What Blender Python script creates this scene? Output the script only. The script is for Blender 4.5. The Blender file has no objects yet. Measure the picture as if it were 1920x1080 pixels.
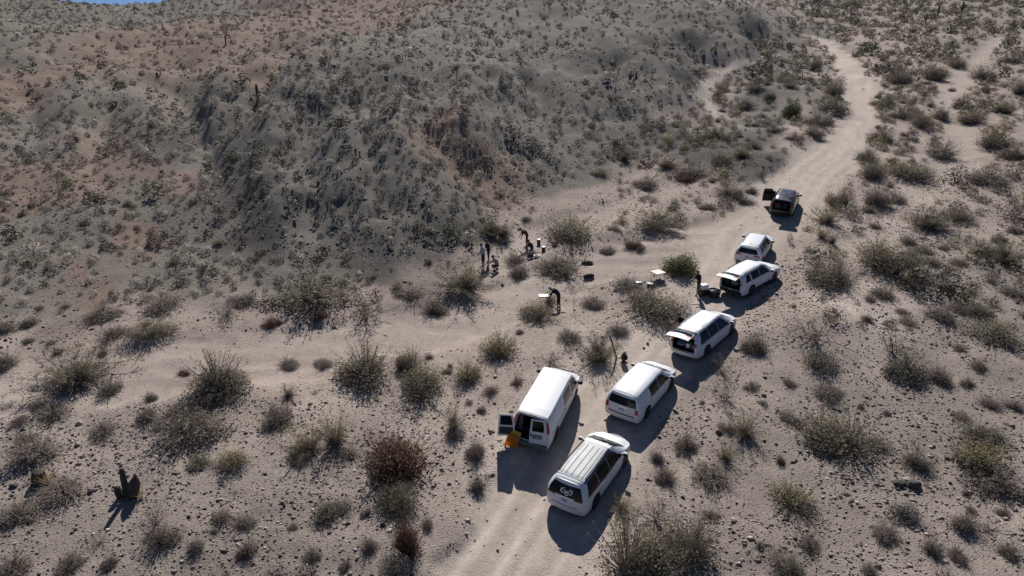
# Desert wash with parked vans and SUVs, seen from the air.
import bpy, bmesh, math, random
import numpy as np
from mathutils import Vector, Matrix, Quaternion

random.seed(7)
rng = np.random.default_rng(7)
scene = bpy.context.scene
COL = scene.collection

# ---------------------------------------------------------------- camera, sky, sun, exposure
FPX = 1350.0                                   # focal length in pixels of the 1920 px photograph
CAM_H = 18.79
PITCH = math.atan(532.0 / FPX)
cam_d = bpy.data.cameras.new('camera')
cam_d.sensor_width = 36.0
cam_d.lens = 36.0 * FPX / 1920.0
cam_d.clip_start = 0.5
cam_d.clip_end = 6000.0
cam = bpy.data.objects.new('camera', cam_d)
COL.objects.link(cam)
cam.location = (0, 0, CAM_H)
cam.rotation_euler = (math.pi / 2 - PITCH, 0, 0)
scene.camera = cam

SUN_AZ, SUN_EL = math.radians(1.0), math.radians(41.0)     # azimuth clockwise from +Y
world = bpy.data.worlds.new('World')
scene.world = world
world.use_nodes = True
wn = world.node_tree
wn.nodes.clear()
sky = wn.nodes.new('ShaderNodeTexSky')
sky.sky_type = 'NISHITA'
sky.sun_disc = False
sky.sun_elevation = SUN_EL
sky.sun_rotation = SUN_AZ
sky.altitude = 2200
sky.dust_density = 0.0
sky.ozone_density = 4.0
bg = wn.nodes.new('ShaderNodeBackground')
bg.inputs['Strength'].default_value = 0.055
wo = wn.nodes.new('ShaderNodeOutputWorld')
# clear desert air: the whitish band at the horizon is thin, so the sky colours start a little higher up
wtc = wn.nodes.new('ShaderNodeTexCoord'); wmap = wn.nodes.new('ShaderNodeVectorMath'); wmap.operation = 'ADD'; wmap.inputs[1].default_value = (0, 0, 0.22)
wnor = wn.nodes.new('ShaderNodeVectorMath'); wnor.operation = 'NORMALIZE'
wn.links.new(wtc.outputs['Generated'], wmap.inputs[0]); wn.links.new(wmap.outputs[0], wnor.inputs[0]); wn.links.new(wnor.outputs[0], sky.inputs['Vector'])
wn.links.new(sky.outputs[0], bg.inputs[0])
wn.links.new(bg.outputs[0], wo.inputs[0])

sun_d = bpy.data.lights.new('sun', 'SUN')
sun_d.energy = 4.2
sun_d.angle = math.radians(0.55)
sun_d.color = (1.0, 0.965, 0.915)
sun = bpy.data.objects.new('sun', sun_d)
COL.objects.link(sun)
sd = Vector((math.sin(SUN_AZ) * math.cos(SUN_EL), math.cos(SUN_AZ) * math.cos(SUN_EL), math.sin(SUN_EL)))
sun.rotation_euler = sd.to_track_quat('Z', 'Y').to_euler()
sun.location = (0, 60, 60)

scene.view_settings.view_transform = 'Standard'
scene.view_settings.look = 'None'
scene.view_settings.exposure = 0.5
scene.view_settings.gamma = 1.0
scene.view_settings.use_curve_mapping = False
scene.render.engine = 'CYCLES'
scene.cycles.max_bounces = 5
scene.cycles.diffuse_bounces = 2
scene.cycles.use_denoising = True

# ---------------------------------------------------------------- helpers
def tag(o, label=None, cat=None, group=None, kind=None):
    if label: o['label'] = label
    if cat: o['category'] = cat
    if group: o['group'] = group
    if kind: o['kind'] = kind
    return o

def link(o, parent=None):
    COL.objects.link(o)
    if parent is not None: o.parent = parent
    return o

def empty(name, loc=(0, 0, 0), rot=None):
    o = bpy.data.objects.new(name, None)
    o.empty_display_size = 0.3
    o.location = loc
    if rot is not None: o.rotation_euler = rot
    return link(o)

def mesh_np(name, verts, faces, mats=(), fmat=None, smooth=False):
    """verts (N,3); faces: array (M,3) or (M,4), or a list of tuples."""
    me = bpy.data.meshes.new(name)
    verts = np.asarray(verts, dtype=np.float32)
    if isinstance(faces, np.ndarray):
        m, k = faces.shape
        me.vertices.add(len(verts)); me.vertices.foreach_set('co', verts.ravel())
        me.loops.add(m * k); me.loops.foreach_set('vertex_index', faces.astype(np.int32).ravel())
        me.polygons.add(m)
        me.polygons.foreach_set('loop_start', np.arange(0, m * k, k, dtype=np.int32))
        me.update(calc_edges=True)
    else:
        me.from_pydata([tuple(map(float, v)) for v in verts], [], [tuple(f) for f in faces])
    for mm in mats: me.materials.append(mm)
    if fmat is not None: me.polygons.foreach_set('material_index', np.asarray(fmat, dtype=np.int32))
    if smooth: me.polygons.foreach_set('use_smooth', np.ones(len(me.polygons), dtype=bool))
    me.update()
    return me

def mobj(name, me, parent=None):
    return link(bpy.data.objects.new(name, me), parent)

# mesh builder for small things
class MB:
    def __init__(s): s.v, s.f, s.m = [], [], []
    def add(s, v, f, m=0):
        b = len(s.v); s.v += [tuple(p) for p in v]; s.f += [tuple(i + b for i in q) for q in f]; s.m += [m] * len(f); return s
    def box(s, c, d, m=0, rz=0.0, bev=0.0, top=1.0, rot=None):
        hx, hy, hz = d[0] / 2, d[1] / 2, d[2] / 2
        if bev <= 0:
            v = [(sx * hx * (top if sz > 0 else 1), sy * hy * (top if sz > 0 else 1), sz * hz) for sz in (-1, 1) for sx, sy in ((-1, -1), (1, -1), (1, 1), (-1, 1))]
            f = [(3, 2, 1, 0), (4, 5, 6, 7), (0, 1, 5, 4), (1, 2, 6, 5), (2, 3, 7, 6), (3, 0, 4, 7)]
        else:
            b = min(bev, hx * .9, hy * .9, hz * .9)
            v, f = [], []
            for zz, ins in ((-hz, b), (-hz + b, 0), (hz - b, 0), (hz, b)):
                tt = top if zz > 0 else 1
                x, y = (hx - ins) * tt, (hy - ins) * tt
                c2 = b * .9
                v += [(-x + c2, -y, zz), (x - c2, -y, zz), (x, -y + c2, zz), (x, y - c2, zz), (x - c2, y, zz), (-x + c2, y, zz), (-x, y - c2, zz), (-x, -y + c2, zz)]
            f.append(tuple(range(7, -1, -1))); f.append(tuple(range(24, 32)))
            for l in range(3):
                for i in range(8):
                    a, e = l * 8 + i, l * 8 + (i + 1) % 8
                    f.append((a, e, e + 8, a + 8))
        M = Matrix.Rotation(rz, 3, 'Z') if rot is None else rot
        v = [tuple(M @ Vector(p) + Vector(c)) for p in v]
        return s.add(v, f, m)
    def tube(s, pts, r, n=6, m=0, cap=True):
        pts = [Vector(p) for p in pts]
        rr = r if hasattr(r, '__len__') else [r] * len(pts)
        v, f = [], []
        for i, p in enumerate(pts):
            t = (pts[min(i + 1, len(pts) - 1)] - pts[max(i - 1, 0)]).normalized()
            a = t.orthogonal().normalized() if i == 0 else (a - t * a.dot(t)).normalized()
            b = t.cross(a)
            for k in range(n):
                th = 2 * math.pi * k / n
                v.append(p + (a * math.cos(th) + b * math.sin(th)) * rr[i])
        for i in range(len(pts) - 1):
            for k in range(n):
                k2 = (k + 1) % n
                f.append((i * n + k, i * n + k2, (i + 1) * n + k2, (i + 1) * n + k))
        if cap:
            f.append(tuple(range(n - 1, -1, -1))); f.append(tuple((len(pts) - 1) * n + k for k in range(n)))
        return s.add(v, f, m)
    def lathe(s, prof, n=20, c=(0, 0, 0), m=0, axis='Z', ribs=0, rib=0.0):
        v, f = [], []
        for r, z in prof:
            for k in range(n):
                th = 2 * math.pi * k / n
                q = r * (1 + (rib * (1 if k % 2 else -1) if ribs else 0))
                p = (q * math.cos(th), q * math.sin(th), z)
                if axis == 'Y': p = (p[0], p[2], p[1])
                if axis == 'X': p = (p[2], p[0], p[1])
                v.append((p[0] + c[0], p[1] + c[1], p[2] + c[2]))
        for i in range(len(prof) - 1):
            for k in range(n):
                k2 = (k + 1) % n
                f.append((i * n + k, i * n + k2, (i + 1) * n + k2, (i + 1) * n + k))
        if prof[0][0] > 1e-4: f.append(tuple(range(n - 1, -1, -1)))
        if prof[-1][0] > 1e-4: f.append(tuple((len(prof) - 1) * n + k for k in range(n)))
        return s.add(v, f, m)
    def build(s, name, mats, parent=None, smooth=False, origin=None):
        if not isinstance(mats, (list, tuple)): mats = [mats]
        v = s.v if origin is None else [(p[0] - origin[0], p[1] - origin[1], p[2] - origin[2]) for p in s.v]
        me = mesh_np(name, v, s.f, mats, s.m)
        if smooth:
            me.polygons.foreach_set('use_smooth', np.ones(len(me.polygons), dtype=bool))
            try: me.set_sharp_from_angle(angle=math.radians(40))
            except Exception: pass
        return mobj(name, me, parent)

# ---------------------------------------------------------------- materials
def new_mat(name):
    m = bpy.data.materials.new(name); m.use_nodes = True
    nt = m.node_tree; nt.nodes.clear()
    out = nt.nodes.new('ShaderNodeOutputMaterial')
    b = nt.nodes.new('ShaderNodeBsdfPrincipled')
    nt.links.new(b.outputs[0], out.inputs[0])
    return m, nt, b, out

def N(nt, t, **kw):
    n = nt.nodes.new(t)
    for k, v in kw.items(): setattr(n, k, v)
    return n

def plain(name, col, rough=0.6, metal=0.0, spec=0.4, var=0.12, scale=9.0, coat=0.0, bump=0.0):
    """A surface colour with a faint procedural mottling."""
    m, nt, b, out = new_mat(name)
    tc = N(nt, 'ShaderNodeTexCoord')
    no = N(nt, 'ShaderNodeTexNoise'); no.inputs['Scale'].default_value = scale; no.inputs['Detail'].default_value = 4
    nt.links.new(tc.outputs['Object'], no.inputs['Vector'])
    mr = N(nt, 'ShaderNodeMapRange'); mr.inputs['To Min'].default_value = 1 - var; mr.inputs['To Max'].default_value = 1 + var
    nt.links.new(no.outputs['Fac'], mr.inputs['Value'])
    mx = N(nt, 'ShaderNodeVectorMath', operation='SCALE'); mx.inputs[0].default_value = col
    nt.links.new(mr.outputs[0], mx.inputs['Scale'])
    nt.links.new(mx.outputs[0], b.inputs['Base Color'])
    b.inputs['Roughness'].default_value = rough
    b.inputs['Metallic'].default_value = metal
    b.inputs['Specular IOR Level'].default_value = spec
    b.inputs['Coat Weight'].default_value = coat
    b.inputs['Coat Roughness'].default_value = 0.08
    if bump:
        bp = N(nt, 'ShaderNodeBump'); bp.inputs['Strength'].default_value = bump; bp.inputs['Distance'].default_value = 0.02
        nt.links.new(no.outputs['Fac'], bp.inputs['Height']); nt.links.new(bp.outputs[0], b.inputs['Normal'])
    return m

def foliage_mat(name, c0, c1, trans=0.25, attr=None):
    """Leaf or twig colour that differs from plant to plant."""
    m, nt, b, out = new_mat(name)
    if attr:
        at = N(nt, 'ShaderNodeAttribute'); at.attribute_name = attr
        colsock = at.outputs['Color']
    else:
        oi = N(nt, 'ShaderNodeObjectInfo')
        geo = N(nt, 'ShaderNodeNewGeometry')
        ad = N(nt, 'ShaderNodeMath', operation='MULTIPLY_ADD'); ad.inputs[1].default_value = 0.5; ad.inputs[2].default_value = 0.0
        nt.links.new(geo.outputs['Random Per Island'], ad.inputs[0])
        a2 = N(nt, 'ShaderNodeMath', operation='MULTIPLY_ADD'); a2.inputs[1].default_value = 0.5
        nt.links.new(oi.outputs['Random'], a2.inputs[0]); nt.links.new(ad.outputs[0], a2.inputs[2])
        mx = N(nt, 'ShaderNodeMix', data_type='RGBA')
        mx.inputs['A'].default_value = (*c0, 1); mx.inputs['B'].default_value = (*c1, 1)
        nt.links.new(a2.outputs[0], mx.inputs['Factor'])
        colsock = mx.outputs['Result']
    nt.links.new(colsock, b.inputs['Base Color'])
    b.inputs['Roughness'].default_value = 0.75
    b.inputs['Specular IOR Level'].default_value = 0.2
    if trans > 0:
        tr = N(nt, 'ShaderNodeBsdfTranslucent'); nt.links.new(colsock, tr.inputs['Color'])
        ms = N(nt, 'ShaderNodeMixShader'); ms.inputs[0].default_value = trans
        nt.links.new(b.outputs[0], ms.inputs[1]); nt.links.new(tr.outputs[0], ms.inputs[2]); nt.links.new(ms.outputs[0], out.inputs[0])
    return m
# ---------------------------------------------------------------- terrain: shape
SL = 0.0913                                     # the valley floor climbs away from the camera
def plane_z(y): return SL * (y - 40.0)
CT, ST = math.cos(PITCH), math.sin(PITCH)
def ray(px, py):
    dx = (np.asarray(px, float) - 960) / FPX; dv = -(np.asarray(py, float) - 540) / FPX
    return dx, CT + dv * ST, -ST + dv * CT
def at_dist(px, py, Y):
    dx, dy, dz = ray(px, py); t = Y / dy
    return dx * t, Y, CAM_H + dz * t
def on_plane(px, py):
    dx, dy, dz = ray(px, py); t = (CAM_H + SL * 40) / (SL * dy - dz)
    return dx * t, dy * t, CAM_H + dz * t

def _hash(ix, iy, s):
    n = (ix.astype(np.int64) * 374761393 + iy.astype(np.int64) * 668265263 + s * 1442695041) & 0xffffffff
    n = ((n ^ (n >> 13)) * 1274126177) & 0xffffffff
    return ((n ^ (n >> 16)) & 0xffffff) / float(0xffffff)
def vnoise(x, y, s=0):
    x = np.asarray(x, float); y = np.asarray(y, float)
    ix, iy = np.floor(x), np.floor(y); fx, fy = x - ix, y - iy
    fx = fx * fx * fx * (fx * (fx * 6 - 15) + 10); fy = fy * fy * fy * (fy * (fy * 6 - 15) + 10)
    a, b, c, d = _hash(ix, iy, s), _hash(ix + 1, iy, s), _hash(ix, iy + 1, s), _hash(ix + 1, iy + 1, s)
    return (a + (b - a) * fx + (c - a) * fy + (a - b - c + d) * fx * fy) * 2 - 1
def fbm(x, y, o=4, s=0, g=0.5):
    t = 0; a = 1.0; k = 0
    for i in range(o):
        t = t + a * vnoise(x * 1.0 + 17.3 * i, y * 1.0 - 9.1 * i, s + i); k += a; a *= g; x = x * 2.03; y = y * 2.03
    return t / k

# control points: (px, py, distance) on the hill faces, toe points on the valley floor
HILL = [
 (0,520,47.5),(0,450,53.5),(0,330,66),(0,220,83),(0,120,108),(0,60,150),(0,22,215),
 (150,500,49.6),(150,420,56.2),(150,330,65.5),(150,240,79),(150,150,100),(150,80,140),(150,30,205),
 (300,480,52.2),(300,400,59),(300,330,67),(300,250,79.5),(300,170,96),(300,110,122),(300,60,160),(300,22,220),
 (400,450,54),(400,360,60.5),(400,280,69.5),(400,190,84),(400,120,112),
 (480,500,49.8),(480,420,54.4),(480,330,60.3),(480,240,69),(480,170,80),(480,120,100),
 (600,480,50.6),(600,400,54.8),(600,300,61.2),(600,200,70.5),(600,130,82),(600,95,96),(600,60,148),(600,20,200),
 (720,470,50.8),(720,400,54.3),(720,300,61),(720,200,69.5),(720,130,79),(720,98,88),(720,60,145),(760,20,200),
 (800,440,52.8),(800,350,58.5),(820,200,72),(820,120,82),(820,86,91),(860,50,130),(880,10,185),
 (870,440,54.2),(870,380,58.6),(850,310,64.0),(830,270,66.8),(900,345,64.0),(960,385,61.6),(870,260,68.3),
 (930,300,68.5),(930,200,77.5),(930,120,88),(940,70,104),
 (1010,330,68.5),(1000,250,74.5),(1000,170,83),(1000,100,95),(1000,50,112),(1000,8,150),
 (1080,300,72.8),(1080,220,80),(1080,140,91),(1080,70,108),
 (1150,270,78),(1150,200,86),(1150,120,101),(1150,60,121),(1150,15,155),
 (1230,220,87.5),(1230,150,99),(1230,90,115),(1230,40,140),
 (1290,190,97.5),(1290,140,108),(1290,80,130),(1290,30,162),
 (1400,75,141),(1400,40,163),(1400,8,200),(1490,48,183),(1490,18,215),
 (450,60,150),(450,18,215),(230,9,238),(100,2,238),(360,0,238),
]
TOE = [(0,640),(90,610),(180,585),(300,550),(420,525),(520,515),(700,498),(800,488),(870,478),(930,445),(1000,402),(1100,345),(1200,290),(1290,238),(1312,185),(1330,150),(1400,108),(1520,68),(1540,60)]
cp = []
for px, py, Y in HILL:
    if Y < 130: Y = Y + .26 * (on_plane(px, py)[1] - Y)      # gentler faces
    x, y, z = at_dist(px, py, Y); cp.append((x, y, z - plane_z(y)))
for px, py in TOE:
    x, y, z = on_plane(px, py); cp.append((x, y, 0.0))
for Y in (-9.0, 0.0, 10.0, 20.0, 30.0, 40.0):
    for u in (-1.3, -.9, -.5, -.15, .2, .6, 1.0, 1.4): cp.append((u * (Y + 12), Y, 0.0))
for px, py in [(1080,470),(1150,420),(1300,330),(1400,250),(1500,200),(1600,110),(1700,90),(1850,60),(1620,60),(1920,180),(1800,320),(1900,480),(1600,400),(1500,330),(2150,60),(2150,200),(2200,500),(960,540),(600,600),(200,680),(-150,680),(-350,620)]:
    x, y, z = on_plane(px, py); cp.append((x, y, 0.0))
for u, Y, z in [(-.5,300,10),(-.5,420,4),(-.5,700,-6),(-.5,1000,-12),(-.72,260,24),(-.95,240,28),(-1.3,150,22),(-1.3,260,34),(-.9,450,50),(-1.3,700,80),(-.9,80,9),(-1.2,60,6),(-.3,300,34),(-.33,420,50),(-.3,700,70),
                (0,240,30),(0,400,44),(0,800,70),(.35,300,27),(.35,500,45),(.35,900,70),(.8,300,25),(.8,500,46),(.8,900,70),(1.3,300,26),(1.3,900,70)]:
    cp.append((u * Y, Y, z - plane_z(Y)))
cp = np.array(cp)
def uv(x, y):
    yy = np.maximum(np.asarray(y, float) + 12.0, 2.0)
    return np.stack([np.asarray(x, float) / yy * 2.0, np.log(yy)], -1)
CU = uv(cp[:, 0], cp[:, 1])
def _k(d2): return 0.5 * d2 * np.log(d2 + 1e-12)
_n = len(cp)
_A = np.zeros((_n + 3, _n + 3))
_d2 = ((CU[:, None] - CU[None]) ** 2).sum(-1)
_A[:_n, :_n] = _k(_d2) + np.eye(_n) * 2e-4
_A[:_n, _n] = 1; _A[:_n, _n + 1:] = CU; _A[_n, :_n] = 1; _A[_n + 1:, :_n] = CU.T
# weights are in metres divided by distance so that far and near errors look alike
_W = np.linalg.solve(_A, np.concatenate([cp[:, 2] / np.exp(CU[:, 1]), np.zeros(3)]))
def base_h(x, y):
    x = np.asarray(x, float); y = np.asarray(y, float); sh = x.shape
    x = x.ravel(); y = y.ravel()
    P = uv(x, y); P[:, 0] = np.clip(P[:, 0], -2.7, 2.8); P[:, 1] = np.clip(P[:, 1], math.log(3), math.log(1000.0))
    out = np.zeros(len(x))
    for i in range(0, len(x), 20000):
        q = P[i:i + 20000]
        d2 = ((q[:, None, 0] - CU[None, :, 0]) ** 2 + (q[:, None, 1] - CU[None, :, 1]) ** 2)
        r = _k(d2) @ _W[:_n] + _W[_n] + q @ _W[_n + 1:]
        out[i:i + 20000] = r * np.exp(q[:, 1])
    return (plane_z(np.minimum(y, 900.0)) + out).reshape(sh)

def march(px, py, hf):
    """World points where the lines through photograph positions meet the terrain."""
    px = np.atleast_1d(np.asarray(px, float)); py = np.atleast_1d(np.asarray(py, float))
    dx, dy, dz = ray(px, py)
    Ys = np.exp(np.linspace(math.log(6 + 12), math.log(500 + 12), 420)) - 12
    t = Ys[None] / dy[:, None]
    X = dx[:, None] * t; Yg = np.broadcast_to(Ys[None], X.shape); Z = CAM_H + dz[:, None] * t
    G = hf(X, Yg)
    below = Z < G
    below[:, -1] = True
    i = np.maximum(below.argmax(1), 1); r = np.arange(len(px))
    a = Z[r, i - 1] - G[r, i - 1]; b = G[r, i] - Z[r, i]
    w = a / np.maximum(a + b, 1e-9); w = np.clip(w, 0, 1)
    Yh = Ys[i - 1] + (Ys[i] - Ys[i - 1]) * w; th = Yh / dy
    return np.stack([dx * th, Yh, CAM_H + dz * th], -1)

def world_path(pts): return march([p[0] for p in pts], [p[1] for p in pts], base_h)[:, :2]
def smooth_path(P, n=8):
    out = []
    for i in range(len(P) - 1):
        p0, p1, p2, p3 = P[max(i - 1, 0)], P[i], P[i + 1], P[min(i + 2, len(P) - 1)]
        for k in range(n):
            t = k / n
            out.append(.5 * (2 * p1 + (p2 - p0) * t + (2 * p0 - 5 * p1 + 4 * p2 - p3) * t * t + (3 * p1 - p0 - 3 * p2 + p3) * t ** 3))
    out.append(P[-1]); return np.array(out)
def path_dist(x, y, P, hw=None):
    """distance to a polyline, its signed side offset and its half width there"""
    sh = x.shape; x = x.ravel(); y = y.ravel()
    best = np.full(len(x), 1e9); side = np.zeros(len(x)); wid = np.zeros(len(x)); along = np.zeros(len(x)); L = 0
    for i in range(len(P) - 1):
        a, b = P[i], P[i + 1]; e = b - a; l = math.hypot(*e) + 1e-9; e = e / l
        tx, ty = x - a[0], y - a[1]
        s = np.clip(tx * e[0] + ty * e[1], 0, l)
        d = np.hypot(tx - e[0] * s, ty - e[1] * s)
        m = d < best
        best = np.where(m, d, best); side = np.where(m, np.sign(tx * e[1] - ty * e[0]) * d, side); along = np.where(m, L + s, along)
        if hw is not None: wid = np.where(m, hw[i] + (hw[i + 1] - hw[i]) * s / l, wid)
        L += l
    return best.reshape(sh), side.reshape(sh), wid.reshape(sh), along.reshape(sh)

ROAD_PX = [(880,1190,2.4),(955,1060,2.5),(1010,960,2.5),(1072,860,2.6),(1135,765,2.7),(1205,680,2.7),(1275,600,2.7),(1335,530,2.8),(1395,455,3.0),(1455,392,3.2),(1512,335,3.4),(1565,285,2.9),(1600,235,2.4),(1612,185,2.3),(1600,140,2.1),(1572,100,1.9),(1535,72,1.7),(1500,62,1.4)]
_rw = world_path(ROAD_PX); ROAD = smooth_path(_rw, 6)
ROAD_W = np.interp(np.arange(len(ROAD)) / 6.0, np.arange(len(ROAD_PX)), [p[2] for p in ROAD_PX])
WASH_PX = [(-120,745,3.0),(60,722,3.0),(250,700,2.6),(420,672,2.6),(600,645,2.6),(780,612,2.6),(930,575,2.4),(1060,520,2.4),(1180,480,2.6),(1290,450,3.0),(1390,425,3.0)]
WASH = smooth_path(world_path(WASH_PX), 6)
WASH_W = np.interp(np.arange(len(WASH)) / 6.0, np.arange(len(WASH_PX)), [p[2] for p in WASH_PX])
SIDE_PX = [(1405,112,.6),(1360,132,.7),(1325,160,1.0),(1318,190,1.1),(1350,222,.6)]
SIDE = smooth_path(world_path(SIDE_PX), 5)
SIDE_W = np.interp(np.arange(len(SIDE)) / 5.0, np.arange(len(SIDE_PX)), [p[2] for p in SIDE_PX])
GULLY_PX = [(1600,470,0.9),(1680,405,1.3),(1730,345,1.5),(1790,305,1.4),(1812,255,1.3),(1770,185,1.3),(1830,120,1.4),(1870,70,1.4)]
GULLY = smooth_path(world_path(GULLY_PX), 5)
GULLY_W = np.interp(np.arange(len(GULLY)) / 5.0, np.arange(len(GULLY_PX)), [p[2] for p in GULLY_PX])
LWASH_PX = [(1500,255,.8),(1380,300,1.0),(1250,355,1.4),(1130,400,1.6),(1040,425,1.6),(970,465,1.7),(880,510,1.6)]
LWASH = smooth_path(world_path(LWASH_PX), 5)
LWASH_W = np.interp(np.arange(len(LWASH)) / 5.0, np.arange(len(LWASH_PX)), [p[2] for p in LWASH_PX])
KNOLLS = [(1450,185,7.5,1.9),(1370,300,5.0,.9),(1290,262,4.0,.8),(1500,255,4.0,.6),(1560,590,5.0,.45),(1480,640,4.0,.35),(300,640,5,.3),(1230,455,4,.25)]
KN = world_path([(k[0], k[1]) for k in KNOLLS])

GULLIES = [([(775,225),(830,285),(900,340),(985,395)], .7, 1.8), ([(330,150),(372,230),(402,320),(395,420),(350,505)], 1.6, 2.6), ([(545,190),(572,290),(585,400),(600,470)], 1.0, 1.7), ([(1150,120),(1205,170),(1262,228)], 1.5, 2.4), ([(1000,140),(1038,230),(1080,305)], 1.0, 1.8), ([(690,180),(700,280),(720,390)], .8, 1.5), ([(200,200),(180,300),(215,420),(190,520)], 1.1, 2.0), ([(60,180),(70,300),(40,420)], 1.0, 2.0), ([(1290,70),(1325,110),(1345,140)], 1.2, 2.2), ([(920,150),(950,220),(975,300)], .8, 1.5), ([(450,110),(470,200),(500,300)], .9, 1.6)]
GUL = [(smooth_path(world_path(p), 4), d_, w_) for p, d_, w_ in GULLIES]
def sstep(a, b, x): t = np.clip((x - a) / (b - a), 0, 1); return t * t * (3 - 2 * t)
def masks(x, y):
    wob = fbm(x / 2.2, y / 2.2, 3, 41) * .9 + fbm(x / .6, y / .6, 2, 45) * .25
    d, s, w, al = path_dist(x, y, ROAD, ROAD_W); road = 1 - sstep(-.3, .35, d - w + wob * .8)
    dw, _, ww, alw = path_dist(x, y, WASH, WASH_W); wash = 1 - sstep(-.6, 1.0, dw - ww + wob * 1.3)
    ds, _, ws, _ = path_dist(x, y, SIDE, SIDE_W); sidem = 1 - sstep(-.4, .7, ds - ws + wob * .7)
    dg, _, wg, _ = path_dist(x, y, GULLY, GULLY_W); gul = 1 - sstep(-.6, 1.2, dg - wg + wob * 1.6)
    dl, _, wl, _ = path_dist(x, y, LWASH, LWASH_W); lw = 1 - sstep(-.5, .9, dl - wl + wob)
    return dict(road=road, rs=s, rw=w, ral=al, rd=d, wash=wash, side=sidem, gully=gul, lwash=lw, walong=alw, wd=dw)
def height_full(x, y, M=None, b=None):
    x = np.asarray(x, float); y = np.asarray(y, float)
    if M is None: M = masks(x, y)
    b = base_h(x, y) if b is None else b
    res = b - plane_z(y)
    hill = sstep(.35, 2.2, res) * (1 - M['road'])
    soft = np.maximum.reduce([M['road'], M['wash'], M['side'], M['gully'] * .8, M['lwash'] * .8])
    far = sstep(90, 260, y)
    z = b
    # rills running down the hill faces, broken rock higher up
    wx = x + 3.0 * fbm(x / 14, y / 14, 2, 5); wy = y + 3.0 * fbm(x / 14 + 7, y / 14, 2, 6)
    rill = np.abs(vnoise(wx / 5.2 + wy * .015, wy / 19.0, 11)) * .9 + np.abs(vnoise(wx / 2.1, wy / 7.0, 12)) * .35
    z = z + hill * (rill - .55) * (1.1 + .9 * far) + hill * (np.abs(vnoise(wx / 11.0 + 3.3, wy / 34.0, 16)) - .4) * 3.0 * sstep(.6, 4, res) + hill * fbm(x / 1.3, y / 1.3, 4, 13, .55) * .3 + hill * np.maximum(fbm(x / 4.5, y / 4.5, 3, 15), 0) * .45
    z = z + hill * far * fbm(x / 30, y / 30, 3, 14) * 2.2
    for P_, d_, w_ in GUL:
        dd_ = path_dist(x + .8 * fbm(x / 3, y / 3, 2, 91), y, P_)[0]
        z = z - hill * d_ * np.exp(-(dd_ / w_)) + hill * .35 * d_ * np.exp(-((dd_ - 2.2 * w_) / w_) ** 2)
    # hummocks and small banks on the flats
    flat = (1 - hill) * (1 - soft)
    z = z + flat * (fbm(x / 9, y / 9, 3, 21) * .34 + fbm(x / 2.6, y / 2.6, 3, 22) * .15) * (1 + 1.6 * far)
    z = z + flat * .035 * fbm(x / .6, y / .6, 2, 23)
    for (px, py, r, hh), (kx, ky) in zip(KNOLLS, KN):
        z = z + hh * np.exp(-(((x - kx) / r) ** 2 + ((y - ky) / r) ** 2)) * (1 - M['road'])
    # washes lie lower than their banks
    z = z - .28 * M['wash'] * (1 - M['road']) - .25 * M['gully'] - .2 * M['lwash'] - .1 * M['road']
    z = z + M['wash'] * (1 - M['road']) * (.14 * fbm(x / 3.5 + y * .2, y / .9, 3, 31) + .06 * fbm(x / .8, y / .5, 2, 32))
    # wheel ruts
    rr = M['rs'] + .35 * vnoise(M['ral'] / 7.0, M['ral'] * 0 + 3, 51)
    ruts = sum(np.exp(-((rr - c) / .2) ** 2) for c in (-1.75, -.35, .45, 1.55))
    z = z - M['road'] * .085 * ruts + M['road'] * .035 * fbm(x / .8, y / .8, 3, 33)
    return z
def proj(x, y, z):
    d = y * CT - (z - CAM_H) * ST; u = y * ST + (z - CAM_H) * CT
    return 960 + FPX * x / d, 540 - FPX * u / d, d

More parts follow.
